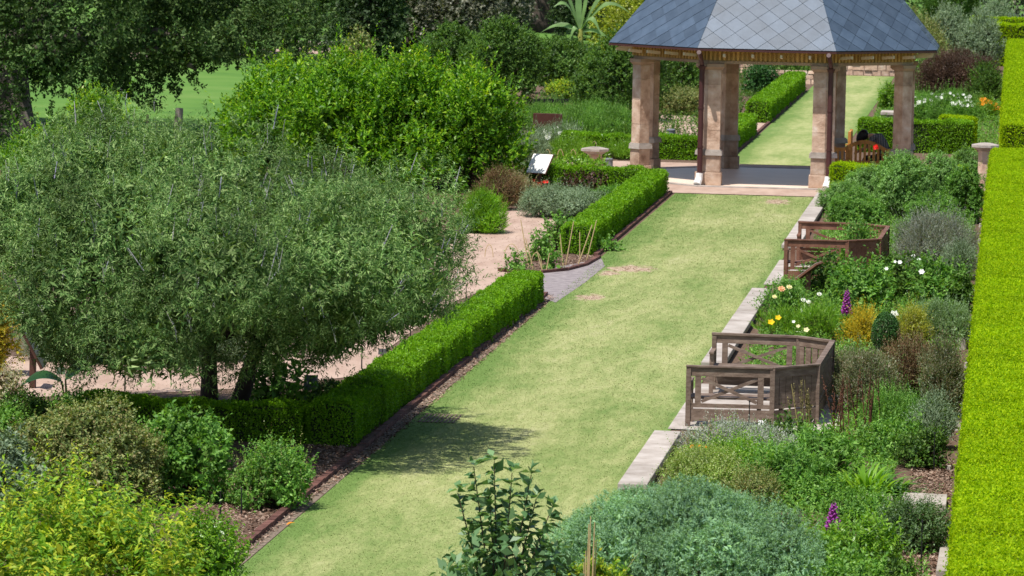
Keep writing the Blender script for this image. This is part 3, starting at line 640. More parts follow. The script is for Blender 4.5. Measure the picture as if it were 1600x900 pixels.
# ================================================================== trees
def limb(mb, a, b, r0, r1, sag=0., n=6, segs=5, rng=random):
    a = Vector(a); b = Vector(b); pts = []; d = b-a; w1 = Vector((rng.uniform(-1, 1), rng.uniform(-1, 1), 0))*d.length*.08
    for i in range(segs+1):
        t = i/segs; pts.append(a+d*t+w1*math.sin(math.pi*t)+Vector((0, 0, d.length*.12*math.sin(math.pi*t)-sag*t*t)))
    mb.tube(pts, [r0+(r1-r0)*i/segs for i in range(segs+1)], n); return pts
def tree(name, label, X, Y, cz, rad, L, W, mat, tr=.25, th=1.5, group=None, bark=None, seed=1, m=26, lr=.30, dens=1.5, k=6, slen=.3, zmin=.4, low=-.6, trunks=1, toff=(0, 0), lean=(0, 0), **kw):
    rng = np.random.default_rng(seed); r_ = random.Random(seed)
    t = empty(name, (X, Y, 0), label, 'tree', group)
    cen, R, p, nn = foliage((X, Y, cz), rad, L, W, mat, t, rng, k=k, slen=slen, m=m, lr=lr, dens=dens, zmin=zmin, stems=False, low=low, name='crown', **kw)
    mb = MB(); tops = []
    for q in range(trunks):
        a = 2*math.pi*q/max(trunks, 1); off = Vector((math.cos(a), math.sin(a), 0))*(tr*1.3 if trunks > 1 else 0)
        top = Vector((X+toff[0]+lean[0], Y+toff[1]+lean[1], th))+off*2.0; base = Vector((X+toff[0], Y+toff[1], -.05))+off
        mb.tube([base, base.lerp(top, .12), base.lerp(top, .5), top], [tr*1.5, tr*1.1, tr*.9, tr*.75], 12); tops.append(top)
    for i in range(min(len(cen), 16)):
        limb(mb, tops[i % len(tops)], cen[i], tr*.5, tr*.08, rng=r_)
    mb.build('trunk', bark or M_bark, t, smooth=True); return t, rng, p, nn, cen, R
# chaste tree in the foreground
t, rng, p, nn, cen, R = tree('chaste_tree', 'broad grey green chaste tree with faint lilac flower spikes spreading over the gravel path', -11.45, 57.4, 2.1, (4.25, 4.6, 2.12), .080, .016, L_vitex,
      tr=.13, th=1.15, toff=(.55, 1.6), lean=(.25, -.5), seed=21, m=90, lr=.18, bulge=.06, holes=.8, dens=5.6, maxn=340000, extra=[(-8.6, 54.0, 2.6, 1.1), (-7.95, 55.4, 2.6, .95), (-9.8, 53.5, 2.5, 1.15), (-7.9, 56.9, 2.9, .8), (-8.9, 55.5, 3.0, 1.1)], stray=.05, k=18, slen=.26, ang=.95, wn=.9, wu=.4, wr=.5, zmin=.6, low=-.55, trunks=2, bark=M_barkD, flat=.8, curl=.3, depth=.25, fill=.8, zfun=lambda p: .58+.46*np.maximum(0, p[:, 0]+10.0)+.15*np.maximum(0, 57.5-p[:, 1])+1.15*np.maximum(0, -12.15-p[:, 0]))
i = rng.choice(len(p), 900, replace=False); i = i[(p[i][:, 2] > 1.6)][:520]
ax = nrm(nn[i]*.5+UP*1.2+rng.normal(size=(len(i), 3))*.3); V, K = tris(p[i], p[i]+ax*rng.uniform(.14, .36, (len(i), 1)), .009)
V2, K2, _ = sprays(p[i]+ax*.06, nn[i], 12, .18, .018, .012, 1.2, .3, 1., .2, rng); V, K = join([(V, K), (V2, K2)])
qmesh('flower_spikes', V, K, leafmat('lilac_spike', [(.32, .35, .24), (.40, .38, .40), (.42, .38, .62)], .2, .7, .2), t)
# big fig on the left
tree('fig_tree', 'huge dark spreading tree with a thick grey trunk at the upper left', -29.6, 124.5, 5.4, (9.6, 8.5, 5.0), .14, .07, L_fig, tr=.80, th=2.2, seed=22, m=230, tpow=1.4, lr=.15, zfun=lambda p: .85+np.minimum(.75*np.maximum(0, p[:, 0]+26.2), 1.3)+.08*np.maximum(0, p[:, 0]+25),
     dens=2.3, holes=.2, maxn=300000, k=8, slen=.28, ang=1.0, zmin=1.0, low=-.9, bark=M_bark, fill=.6)
BT = 'background trees'
def ptree(px, py, wpx, ztop, lab, mt, L, W, sd, tr=.35, th=1.5, z0=.1, m=60, grp=BT, ryf=.9):
    X, Y = G(px, py); rx = wpx/2*Y/F; cz = ztop*.5
    tree('park_tree', lab, X, Y, cz, (rx, rx*ryf, ztop-cz), L, W, mt, tr=tr, th=th, seed=sd, m=m, lr=.20, tpow=1.1, dens=1.45, group=grp, zmin=z0, bark=M_barkD, fill=.6, k=7)
ptree(452, 92, 215, 7.2, 'rounded bright green tree with a short dark trunk beyond the park lawn', L_mid, .2, .11, 23, .42, 1.6, 1.0)
ptree(360, 84, 150, 7, 'very dark tree over the path behind the park lawn', L_dark, .22, .12, 24, .3, 2, 1.3)
ptree(250, 88, 170, 7.5, 'dark tree over the low wall at the far left of the park', L_dark, .22, .12, 29, .3, 2, 1.5)
ptree(575, 106, 130, 6.2, 'dark evergreen right of the round bright green tree', L_dark, .18, .10, 25)
ptree(640, 96, 120, 6.0, 'dark tree between the evergreen and the grey brown tree', L_fig, .18, .10, 30)
ptree(562, 112, 46, 1.7, 'narrow yellowish green young tree in front of the dark evergreen', L_olive, .14, .07, 31, .06, .5, .1, 24)
ptree(712, 98, 190, 6.4, 'grey brown leaved tree behind the middle of the citrus hedge', L_grey, .18, .09, 26)
ptree(785, 66, 90, 7, 'dull grey green tree left of the thick brown trunk', L_grey, .2, .11, 27)
tree('park_tree', 'tall tree with a very thick dark trunk left of the banana plant', -25.0, 227.5, 9.5, (8, 6, 5.2), .3, .16, L_dark, tr=.62, th=6, seed=28, m=50, lr=.24, dens=1.0, group=BT, zmin=4.3, bark=M_barkD)
for i, (X, Y, lab, mt) in enumerate([(-62, 262, 'leftmost of the far dark trees', L_dark), (-50, 258, 'far dark tree behind the park path', L_dark), (-39, 262, 'far tree above the pink path', L_mid), (-28.5, 262, 'far dark tree behind the thick brown trunk', L_dark),
      (-17.5, 256, 'far dark tree behind the banana plant', L_dark), (-7, 262, 'far tree hidden behind the pavilion roof', L_dark), (3.5, 250, 'dark tree behind the far lime hedges', L_grey), (12, 258, 'rightmost far dark tree', L_dark)]):
    tree('park_tree', lab, X, Y, 5.2, (6.8, 4.5, 5.6), .32, .19, mt, tr=.5, th=2, seed=40+i, m=40, lr=.24, dens=1.1, group='far trees', zmin=.1, bark=M_barkD, low=-.9)
CT = 'dark glossy citrus trees behind the herb bed'
for i, (px, py, wpx, hpx, lab) in enumerate([(705, 160, 120, 112, 'dark green bushy tree behind the right end of the bright citrus hedge'), (790, 172, 140, 130, 'dark glossy citrus tree left of the rail fence'), (880, 150, 130, 85, 'dark glossy citrus tree below the banana plant'),
       (965, 192, 150, 125, 'dark glossy citrus tree with a pale forked trunk beside the pavilion'), (1050, 165, 120, 110, 'dark green tree seen through the left gap of the pavilion')]):
    X, Y, rx, ry, h = P(px, py, wpx, hpx)
    tree('citrus_tree', lab, X, Y, h*.58, (rx*1.05, ry, h*.47), .12, .062, L_mid if i != 1 else L_mid, tr=.09, th=h*.3, seed=60+i, m=26, lr=.30, dens=1.5, group=CT, zmin=.25, bark=M_bark, low=-.9, k=7, slen=.2)
# bright citrus hedge
CB = 'bright green citrus shrubs'
for i, (px, py, wpx, hpx, lab) in enumerate([(742, 302, 140, 195, 'right end shrub of the bright citrus row above the grey green tree'), (645, 300, 190, 212, 'second bright citrus shrub from the right'), (545, 296, 185, 212, 'tallest bright citrus shrub in the middle of the row'),
       (450, 285, 180, 185, 'bright citrus shrub rising behind the middle of the grey green tree'), (388, 276, 110, 118, 'bright citrus shrub reaching over the park lawn edge'), (148, 262, 90, 105, 'bright leafy shrub in front of the thick grey trunk'), (80, 275, 130, 58, 'low bright leafy shrub below the fig trunk')]):
    root, at, rng, r = bush('citrus_shrub', lab, 'shrub', P(px, py, wpx, hpx*.95), .135, .062, L_bright, CB, seed=80+i, k=12, slen=.42, ang=.8, wn=.6, wu=.9, wr=.35, m=60, lr=.21, dens=1.5, depth=.3, stray=.10)
    cen, R, p, nn = r; j = np.argsort(-p[:, 2]+rng.random(len(p))*1.6)[:26]
    for jj in j:
        V, K, _ = sprays(p[jj:jj+1], nn[jj:jj+1], 16, .60, .13, .055, .8, .3, 1.2, .2, rng); qmesh('upright_shoot', V, K, leafmat('citrus_shoot', [(.13, .30, .012), (.24, .42, .02), (.42, .50, .03)], .4, .35, .4), root)
# ================================================================== shrubs
def B(name, lab, px, py, wpx, hpx, L, W, mat, group=None, cat='shrub', **kw): return bush(name, lab, cat, P(px, py, wpx, hpx, kw.pop('ry', None)), L, W, mat, group, **kw)
B('golden_shrub', 'golden yellow leafy shrub filling the bottom left corner', 112, 1010, 380, 222, .105, .032, L_gold, k=14, slen=.32, ang=1.0, wn=.45, wu=1., wr=.25, m=44, lr=.20, holes=.9, dens=1.4, depth=.35, curl=.3)
for i, (px, py) in enumerate([(104, 790), (190, 815), (52, 800), (265, 820)]):
    X, Y = G(px, py+95); rng = np.random.default_rng(i); n = 7; base = np.array([[X, Y, .6]])+rng.normal(size=(n, 3))*.10*np.array((1, 1, .5))
    rt = [o for o in ALL if o.name == 'golden_shrub'][0]
    for b_ in base:
        V, K, _ = sprays(b_[None], UP[None], 46, [.62, .6, .4, .4][i], .10, .028, 1.1, .1, 1., .10, rng, curl=.4); qmesh('upright_shoot', V, K, L_gold if i != 1 else L_grass, rt)
B('leafy_shrub', 'fresh green low shrub between the golden shrub and the mulch', 322, 925, 110, 105, .07, .028, L_grass, k=8, slen=.2, ang=.95, wu=1., m=20, dens=1.6, curl=.3)
B('rounded_shrub', 'rounded olive brown shrub behind the golden shrub', 142, 808, 225, 178, .045, .030, L_olive, k=6, slen=.10, m=50, lr=.24, dens=1.7)
B('grey_leaved_shrub', 'grey green broad leaved shrub at the left edge beside the rounded olive shrub', 8, 840, 105, 150, .07, .04, L_sage, k=6, slen=.12, m=16, dens=1.6)
B('green_shrub', 'fresh green shrub with small leaves between the olive shrub and the hedge corner', 290, 790, 130, 148, .07, .042, L_green, k=6, slen=.11, m=30, lr=.28, dens=1.7)
r4 = B('mixed_shrub', 'low twiggy green shrub standing in the mulch beside the brick edging', 432, 800, 108, 104, .055, .03, L_green, k=7, slen=.15, wu=.9, m=20, lr=.3, dens=1.6)
V, K, _ = sprays(r4[3][2][::9], r4[3][3][::9], 12, .32, .03, .012, .6, .3, 1., .25, r4[2]); qmesh('dry_tips', V, K, leafmat('dry_tip', [(.25, .28, .06), (.36, .30, .14), (.3, .4, .1)]), r4[0])
B('broad_leaf_shrub', 'bright leafy plants beside the grey plaque under the chaste tree', 430, 648, 95, 80, .09, .055, L_green, k=5, slen=.15, m=14, dens=1.5)
B('low_plant', 'low mixed plants beside the path right of the grey plaque', 530, 640, 100, 40, .05, .03, L_mid, cat='plant', k=5, slen=.1, m=14, dens=1.5)
for px, py, wd, hh, lab, mt in ((35, 668, 90, 46, 'low dark green plants under the huge leaves at the left', L_mid), (110, 652, 80, 30, 'low fresh plants at the foot of the huge leaves', L_green), (-10, 700, 90, 60, 'leafy plants at the left edge above the golden shrub', L_green)):
    B('low_plant', lab, px, py, wd, hh, .06, .035, mt, 'low plants at the left', 'plant', k=6, slen=.14, m=14, dens=1.4)
# grey green mounds behind the left path
for i, (px, py, wd, hh, lab) in enumerate([(85, 566, 90, 62, 'feathery grey green mound right of the dark sign'), (160, 570, 100, 76, 'second grey green mound behind the path'), (240, 574, 110, 78, 'third grey green mound half under the chaste tree'), (330, 566, 110, 70, 'grey green mound deep under the chaste tree')]):
    B('lavender_mound', lab, px, py, wd, hh, .055, .010, L_sage, 'grey green mounds behind the left path', 'plant', k=8, slen=.16, ang=.6, wu=.9, m=18, dens=1.6, seed=120+i)
B('yellow_shrub', 'yellow leaved shrub at the left edge behind the dark sign', -6, 590, 60, 170, .06, .035, leafmat('ochre_leaf', [(.22, .24, .02), (.42, .38, .03), (.55, .36, .04)]), k=6, slen=.14, m=24, lr=.3, dens=1.6)
B('variegated_plant', 'pale variegated plant over the path at the left edge', 8, 645, 52, 66, .05, .03, leafmat('pale_leaf', [(.25, .30, .14), (.45, .42, .28), (.50, .38, .28)]), cat='plant', k=5, slen=.12, m=12, dens=1.1)
B('clipped_shrub', 'small bright green upright shrub where the path bends', 752, 366, 62, 62, .05, .012, leafmat('bright_fine_leaf', [(.09, .24, .008), (.16, .36, .012), (.25, .44, .02)]), k=8, slen=.18, ang=.4, wu=1.1, m=22, dens=1.7)
B('airy_plant', 'brownish airy plant behind the small bright shrub', 782, 330, 62, 58, .06, .014, L_rust, 'herbs in the round bed', 'plant', k=8, slen=.2, ang=.6, wu=1., m=14, dens=1.3)
B('airy_plant', 'yellow brown airy plant left of the white sign', 812, 322, 46, 44, .06, .014, leafmat('straw_leaf', [(.22, .24, .10), (.36, .34, .18), (.30, .16, .10)]), 'herbs in the round bed', 'plant', k=8, slen=.2, ang=.6, wu=1., m=14, dens=1.3)
B('grey_mound', 'wide grey green mound in front of the white sign', 880, 344, 128, 50, .04, .018, L_sage, None, 'plant', k=6, slen=.12, m=28, lr=.28, dens=1.6)
B('grey_mound', 'smaller green mound against the middle hedge', 948, 330, 60, 36, .06, .03, L_green, None, 'plant', k=6, slen=.12, m=14, dens=1.5)
B('purple_plant', 'dark purple leaved plants beside the bollard', 925, 300, 90, 30, .07, .04, L_purple, None, 'plant', k=5, slen=.12, m=16, dens=1.5)
B('leafy_plant', 'bright green leafy plants behind the white sign', 868, 292, 50, 36, .08, .05, L_grass, 'leafy herbs', 'plant', k=5, slen=.14, m=12, dens=1.5)
B('leafy_plant', 'bright lime leafy plants in front of the stone pedestal', 905, 284, 78, 34, .08, .05, L_grass, 'leafy herbs', 'plant', k=5, slen=.14, m=14, dens=1.5)
rt = B('bedding_plant', 'small red flowered plant at the foot of the white sign', 838, 300, 34, 14, .05, .03, L_rust, None, 'plant', k=5, slen=.08, m=8, dens=1.2)
for i in range(9):
    x, y = rt[1][0]+random.uniform(-.25, .25), rt[1][1]+random.uniform(-.3, .3); flower(rt[0], (x, y, .2+random.uniform(0, .06)), .05, 'poppy', F_red)
HB = 'feathery herbs left of the pavilion'
for i, (px, py, wd, hh, lab, mt) in enumerate([(818, 262, 70, 42, 'grassy herb clump left of the white sign', L_sage), (868, 236, 90, 30, 'white flowered herb clump under the brown sign', L_sage), (905, 222, 90, 42, 'feathery green herbs right of the brown sign', L_green),
      (960, 222, 80, 44, 'feathery green herbs beside the left pier', L_green), (850, 205, 90, 34, 'feathery green herbs behind the brown sign', L_green), (920, 198, 110, 30, 'far feathery herbs in front of the rail fence', L_green),
      (895, 252, 70, 26, 'herb clump with wire hoops behind the pedestal', L_grass), (975, 250, 60, 20, 'short green herbs against the hedge by the left pier', L_grass), (800, 285, 40, 26, 'small grey plant below the citrus shrub', L_sage)]):
    rt = B('herb_clump', lab, px, py, wd, hh, .09, .014, mt, HB, 'plant', k=9, slen=.28, ang=.5, wu=1.1, wn=.5, m=16, dens=1.3, seed=140+i)
    if i == 1:
        c = rt[1]; q = rt[3][2]; q = q[q[:, 2] > c[4]*.55]
        for v in q[::max(1, len(q)//42)]: flower(rt[0], tuple(v+np.array((0, 0, .06))), .085, 'white', F_white)
B('low_shrub', 'bright yellow green low shrub behind the rail fence', 885, 156, 62, 26, .09, .045, L_gold, None, 'shrub', k=6, slen=.16, m=14, dens=1.4)
B('yellow_green_shrub', 'yellow green shrub against the left side of the slate roof', 978, 96, 105, 104, .12, .07, leafmat('yellowgreen_leaf', [(.12, .18, .012), (.25, .31, .02), (.38, .40, .04)]), None, 'shrub', k=6, slen=.25, m=30, lr=.28, dens=1.4)
B('ball_shrub', 'round dark green shrub seen through the pavilion', 1190, 150, 52, 52, .08, .05, L_conif, None, 'shrub', k=6, slen=.12, m=26, lr=.3, dens=1.6)
B('dull_shrub', 'dull green rounded shrub beside the pink path seen through the pavilion', 1068, 181, 66, 42, .06, .03, L_olive, None, 'shrub', k=6, slen=.14, m=22, dens=1.6)
B('bright_shrub', 'bright green shrub behind the dull one seen through the pavilion', 1082, 152, 56, 42, .09, .04, L_grass, None, 'shrub', k=6, slen=.2, m=14, dens=1.5)
B('low_shrub', 'low green shrub on the path side behind the ball shrub', 1235, 118, 70, 22, .09, .05, L_mid, None, 'shrub', k=6, slen=.14, m=14, dens=1.5)
B('low_shrub', 'leafy plants beside the stone block on the far lawn', 1388, 176, 30, 46, .08, .045, L_grass, None, 'shrub', k=6, slen=.16, m=14, dens=1.5)
B('backing_shrub', 'dark green shrub above the far stone wall', 1215, 100, 130, 60, .12, .07, L_dark, 'shrubs above the far wall', 'shrub', k=6, slen=.2, m=26, dens=1.4)
B('backing_shrub', 'wide green shrub above the far wall hidden by the roof', 1330, 92, 170, 60, .12, .07, L_mid, 'shrubs above the far wall', 'shrub', k=6, slen=.2, m=26, dens=1.4)
# right of the pavilion
B('purple_shrub', 'wide dark purple brown shrub right of the pavilion', 1498, 158, 118, 74, .05, .022, L_purple, None, 'shrub', k=8, slen=.22, ang=.7, m=34, lr=.26, dens=1.5)
RS = 'tall grey green shrubs right of the roof'
for i, (px, py, wd, hh, mt, lab) in enumerate([(1428, 110, 90, 92, L_olive, 'olive green shrub against the right side of the roof'), (1482, 100, 64, 85, L_sage, 'upright grey green shrub behind the purple shrub'), (1535, 112, 56, 98, L_sage, 'upright grey green shrub beside the far lime hedge'),
      (1458, 150, 60, 66, L_green, 'mixed green shrub between the right pier and the purple shrub'), (1540, 165, 46, 62, L_mid, 'dark leaved shrub between the purple shrub and the lime hedge'), (1485, 60, 100, 90, L_mid, 'green shrub at the top edge right of the roof'), (1560, 70, 50, 70, L_sage, 'green grey shrub left of the far lime hedges')]):
    B('tall_shrub', lab, px, py, wd, hh, .10, .04, mt, RS, 'shrub', k=7, slen=.3, ang=.7, wu=1., m=24, lr=.28, dens=1.4, seed=160+i)
B('leafy_plant', 'low dark leafy plants above the orange flowers', 1530, 176, 50, 28, .09, .05, L_mid, 'border plants beyond the pavilion', 'plant', k=5, slen=.16, m=12, dens=1.4)
dz = B('daisy_clump', 'large clump of white daisies behind the clipped hedge', 1474, 196, 108, 44, .08, .016, L_green, 'border plants beyond the pavilion', 'plant', k=9, slen=.26, ang=.5, wu=1.1, m=22, dens=1.4)
q = dz[3][2]; q = q[(q[:, 2] > dz[1][4]*.5)]
rd = random.Random(5)
for v in q[rd.sample(range(len(q)), 78)]: flower(dz[0], (v[0], v[1], v[2]+.16), rd.uniform(.045, .085), 'white', F_white)
oz = B('orange_flower_clump', 'clump of orange flowers beside the far lime hedge', 1538, 188, 44, 28, .09, .016, L_grass, 'border plants beyond the pavilion', 'plant', seed=77, holes=0, k=8, slen=.24, ang=.5, wu=1.1, m=10, dens=1.3)
q = oz[3][2]; q = q[q[:, 2] > oz[1][4]*.35]
for v in q[rd.sample(range(len(q)), min(34, len(q)))]: flower(oz[0], (v[0], v[1], v[2]+.14), rd.uniform(.06, .095), 'poppy', F_or)
# ---- right bed
CU = 'curly leaved plants in front of the pavilion'
for i, (px, py, wd, hh, mt, lab) in enumerate([(1318, 335, 66, 50, L_curl, 'curly green plant beside the pale stone block'), (1365, 330, 84, 70, L_curl, 'curly green plant in front of the yellow topped hedge'), (1335, 362, 84, 60, L_green, 'fresh green plant spilling onto the seat wall'), (1410, 352, 96, 108, L_curl, 'large curly green plant in the middle of the bed end'),
      (1466, 338, 80, 98, L_curl, 'curly green plant under the stone cap'), (1508, 350, 56, 92, L_green, 'fine leaved green plant against the lime hedge'), (1508, 300, 50, 66, L_curl, 'curly green plant at the far corner of the bed'), (1455, 372, 90, 66, L_green, 'soft green plant behind the grey airy shrub')]):
    B('curly_plant', lab, px, py, wd, hh, .06, .022, mt, CU, 'plant', k=12, slen=.10, ang=1.25, wn=1., wu=.7, m=26, lr=.27, dens=1.6, seed=180+i)
B('grey_airy_shrub', 'airy grey leaved shrub right of the red brown bench', 1448, 438, 128, 96, .06, .010, leafmat('grey_airy', [(.16, .19, .15), (.26, .29, .24), (.30, .34, .28), (.20, .16, .13)]), None, 'shrub', k=9, slen=.28, ang=.5, wu=1., m=26, dens=1.4, depth=.4)
B('grey_airy_shrub', 'darker grey green shrub against the lime hedge foot', 1503, 452, 52, 66, .05, .012, L_sage, None, 'shrub', k=8, slen=.2, ang=.5, wu=1., m=14, dens=1.5)
B('climber', 'leafy climber growing over the red brown bench', 1340, 432, 66, 82, .07, .042, L_green, None, 'plant', k=6, slen=.2, m=22, lr=.3, dens=1.3)
LG = 'large leaved green plants behind the weathered bench'
wz = []
for i, (px, py, wd, hh, lab) in enumerate([(1300, 470, 76, 66, 'leafy green plant beside the leaning sign'), (1345, 490, 90, 78, 'leafy green plant behind the purple foxglove'), (1405, 480, 100, 76, 'leafy green plant with white blooms on top'), (1460, 488, 90, 76, 'leafy green plant below the grey airy shrub'), (1503, 490, 46, 62, 'leafy green plant touching the lime hedge')]):
    wz.append(B('large_leaved_plant', lab, px, py, wd, hh, .10, .055, L_green if i % 2 else L_mid, LG, 'plant', k=6, slen=.2, ang=.9, wu=.7, m=20, lr=.3, dens=1.5, seed=200+i))
for px, py, r in ((1440, 425, .075), (1406, 410, .06), (1436, 406, .05), (1385, 420, .05), (1398, 409, .045), (1427, 400, .05)):
    rt = wz[2]; X, Y = rt[1][0], rt[1][1]; x, y = G(px, py, .92); flower(rt[0], (x, y, .92), r*.8, 'white', F_white, (.9, 0))
rs_ = B('rose_bush', 'rose bush with small peach blooms at the end of the seat wall', 1232, 500, 74, 58, .045, .026, L_green, None, 'shrub', k=6, slen=.14, m=16, dens=1.3)
for px, py, h, r, mt in ((1221, 452, .55, .075, F_peach), (1233, 449, .58, .06, F_cream), (1255, 469, .5, .05, F_white), (1263, 472, .48, .05, F_white), (1210, 464, .45, .05, F_cream), (1280, 460, .5, .05, F_white)):
    x, y = G(px, py, h); flower(rs_[0], (x, y, h), r, 'rose', mt, (.7, .2))
yp = B('poppy_clump', 'strap leaved clump with yellow poppies behind the weathered bench', 1235, 532, 90, 38, .10, .016, L_grass, None, 'plant', k=6, slen=.2, ang=.4, wu=1.2, m=14, dens=1.3)
for px, py, h, r, mt in ((1205, 504, .42, .065, F_yel), (1216, 497, .42, .06, F_yel), (1260, 516, .34, .055, F_cream), (1247, 510, .34, .04, F_cream), (1240, 503, .34, .035, F_white)):
    x, y = G(px, py, h); flower(yp[0], (x, y, h), r, 'poppy', mt, (.8, 0))
    v, k_ = tris(np.array([[x, y+.02, 0]]), np.array([[x, y, h]]), .006); qmesh('flower_stalk', v, k_, M_stem, yp[0])
B('strap_leaved_plant', 'green strap leaved clump right of the yellow poppies', 1290, 540, 70, 50, .11, .014, L_grass, None, 'plant', k=6, slen=.2, ang=.4, wu=1.2, m=12, dens=1.3)
def foxglove(label, px, py, hpx, spx, wpx):
    X, Y = G(px, py); s = F/Y; h = hpx/s; sp = spx/s; r = wpx/2/s; t = empty('foxglove', (X, Y, 0), label, 'flower', 'purple foxgloves'); rd = random.Random(px)
    v, k_ = tris(np.array([[X, Y, 0.]]), np.array([[X, Y, h]]), .012); qmesh('stalk', v, k_, M_stem, t)
    for i in range(44):
        f = (i+.5)/44; z = h-sp*(1-f*.93); a = i*2.4; q = r*(1-f*.78); c_, s_ = math.cos(a), math.sin(a); mb = MB()
        p0 = Vector((X+c_*.01, Y+s_*.01, z)); p1 = Vector((X+c_*q, Y+s_*q, z-.032*(1-f*.5))); rr_ = (.021 if f < .85 else .010)*(1-f*.5)*1.2
        mb.tube([p0, p0.lerp(p1, .5), p1], [rr_*.4, rr_*.8, rr_*1.15], 6, cap=False); mb.build('bell_flower', F_pur if f < .9 else M_stem, t)
    rng = np.random.default_rng(px); n = 26; a = rng.uniform(0, 6.3, n); D = np.stack((np.cos(a), np.sin(a), rng.uniform(.3, 1., n)), 1); D = nrm(D)
    V, K = blades(np.tile([[X, Y, .02]], (n, 1))+UP*rng.uniform(0, h-sp-.05, (n, 1)), D, .22, .07, .6, 4, rng); qmesh('leaves', V, K, L_green, t)
foxglove('purple foxglove spike nearest the camera beside the blue green mound', 1301, 868, 92, 48, 28)
foxglove('purple foxglove spike between the rose bush and the egg shaped topiary', 1321, 545, 100, 42, 18)
tp = empty('topiary', (*G(1384, 566), 0), 'small dark egg shaped clipped topiary in the right bed', 'shrub')
X, Y, rx, ry, h = P(1384, 572, 44, 84); rng = np.random.default_rng(3); n = 5200; u = nrm(rng.normal(size=(n, 3))); cz = h*.58
p = np.array((X, Y, cz))+u*np.array((rx, ry, h*.42))*(1-.10*rng.random((n, 1))**2)*np.where(u[:, 2:] < 0, 1-.25*u[:, 2:]**2, 1); D = nrm(rng.normal(size=(n, 3))+u*.5)
V, K = leafquads(p, D, nrm(u+rng.normal(size=(n, 3))*.5), .028, .017); qmesh('foliage', V, K, L_conif, tp)
MB().tube([(X, Y, 0), (X, Y, cz)], [.03, .02], 8).build('stem', M_bark, tp)
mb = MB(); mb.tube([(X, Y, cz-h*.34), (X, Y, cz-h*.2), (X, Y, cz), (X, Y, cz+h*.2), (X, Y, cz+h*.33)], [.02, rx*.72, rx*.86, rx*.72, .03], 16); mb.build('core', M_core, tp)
YW = 'yellow flowered shrubs round the topiary'
B('yellow_flowered_shrub', 'yellow flowered shrub left of the egg topiary', 1345, 548, 44, 66, .04, .012, L_yel, YW, 'shrub', k=8, slen=.2, ang=.6, wu=1., m=14, dens=1.4)
B('yellow_flowered_shrub', 'yellow green shrub right of the egg topiary', 1420, 548, 50, 62, .04, .012, leafmat('yg_flower', [(.30, .30, .03), (.42, .40, .04), (.24, .33, .04)]), YW, 'shrub', k=8, slen=.2, ang=.6, wu=1., m=14, dens=1.4)
wt = B('white_flowered_plant', 'plant with one white bloom above the egg topiary', 1398, 520, 30, 22, .05, .03, L_mid, None, 'plant', k=5, slen=.1, m=8, dens=1.3)
x, y = G(1397, 492, .5); flower(wt[0], (x, y, .5), .085, 'white', F_white, (.9, 0)); v, k_ = tris(np.array([[x, y, 0.]]), np.array([[x, y, .5]]), .008); qmesh('flower_stalk', v, k_, M_stem, wt[0])
B('grey_green_mound', 'soft grey green mound against the lime hedge', 1470, 545, 96, 66, .05, .012, leafmat('softgrey', [(.14, .24, .10), (.20, .31, .13), (.27, .37, .19)]), None, 'shrub', k=8, slen=.16, ang=.5, wu=.9, m=24, dens=1.6)
DS = 'dull twiggy shrubs in the right bed'
dul = leafmat('dull_leaf', [(.09, .13, .05), (.15, .19, .08), (.24, .24, .14), (.22, .15, .09)])
for i, (px, py, wd, hh, lab, mt) in enumerate([(1330, 625, 84, 62, 'dull shrub touching the back of the weathered bench', dul), (1360, 650, 90, 90, 'dull twiggy shrub below the egg topiary', dul), (1425, 640, 110, 100, 'largest dull twiggy shrub left of the border stones', L_rust), (1470, 655, 70, 110, 'upright dull shrub beside the border stones', dul),
      (1400, 690, 100, 70, 'fresh green bush below the dull shrubs', L_green), (1462, 705, 66, 76, 'sage grey bush beside the lime hedge', L_sage)]):
    B('twiggy_shrub', lab, px, py, wd, hh, .045, .013, mt, DS, 'shrub', k=9, slen=.22, ang=.6, wn=.6, wu=1., m=22, lr=.3, dens=1.5, depth=.4, seed=220+i)
B('leafy_mat', 'dark leafy plants behind the front corner of the weathered bench', 1225, 705, 60, 46, .07, .04, L_mid, None, 'plant', k=6, slen=.14, m=10, dens=1.4)
# reddish seed stalks
def stalks(label, px, py, wpx, hpx, n, mat, lmat):
    X, Y, rx, ry, h = P(px, py, wpx, hpx); rng = np.random.default_rng(px); t = empty('seed_stalks', (X, Y, 0), label, 'plant', 'plants with rusty seed stalks')
    b = np.array((X, Y, 0))+rng.normal(size=(n, 3))*np.array((rx*.4, ry*.4, 0)); tp_ = b+np.array((0, 0, h))*rng.uniform(.6, 1.05, (n, 1))+rng.normal(size=(n, 3))*np.array((.09, .09, 0))
    V, K = tris(b, tp_, .012); qmesh('stalks', V, K, mat, t); d = tp_-b; f = rng.uniform(.45, .9, (n, 1)); nn = nrm(d)
    V, K, _ = sprays(b+d*.55, nn, 30, h*.42, .035, .02, .7, 1., .0, .05, rng); qmesh('seed_heads', V, K, mat, t)
    V, K, _ = sprays(np.repeat(b, 3, 0), np.tile(UP, (3*n, 1)), 9, h*.4, .09, .03, 1., .2, 1., .4, rng); qmesh('leaves', V, K, lmat, t)
M_rust = plain('rust_seed', [(.09, .035, .02), (.17, .07, .04)], 20, .8, 0)
stalks('plant with rusty seed stalks in front of the bench back', 1252, 690, 60, 92, 9, plain('greenish_stalk', [(.18, .16, .05), (.28, .22, .09)], 20, .8, 0), L_green)
stalks('tall rusty seed stalks right of the weathered bench', 1310, 700, 66, 110, 11, M_rust, L_grass)
stalks('rusty seed stalks leaning right in the middle of the bed', 1362, 700, 56, 120, 8, M_rust, L_green)
stalks('short brown stalks beside the front post of the weathered bench', 1112, 712, 50, 52, 14, plain('straw_stalk', [(.32, .20, .12), (.45, .33, .22)], 20, .8, 0), L_silver)
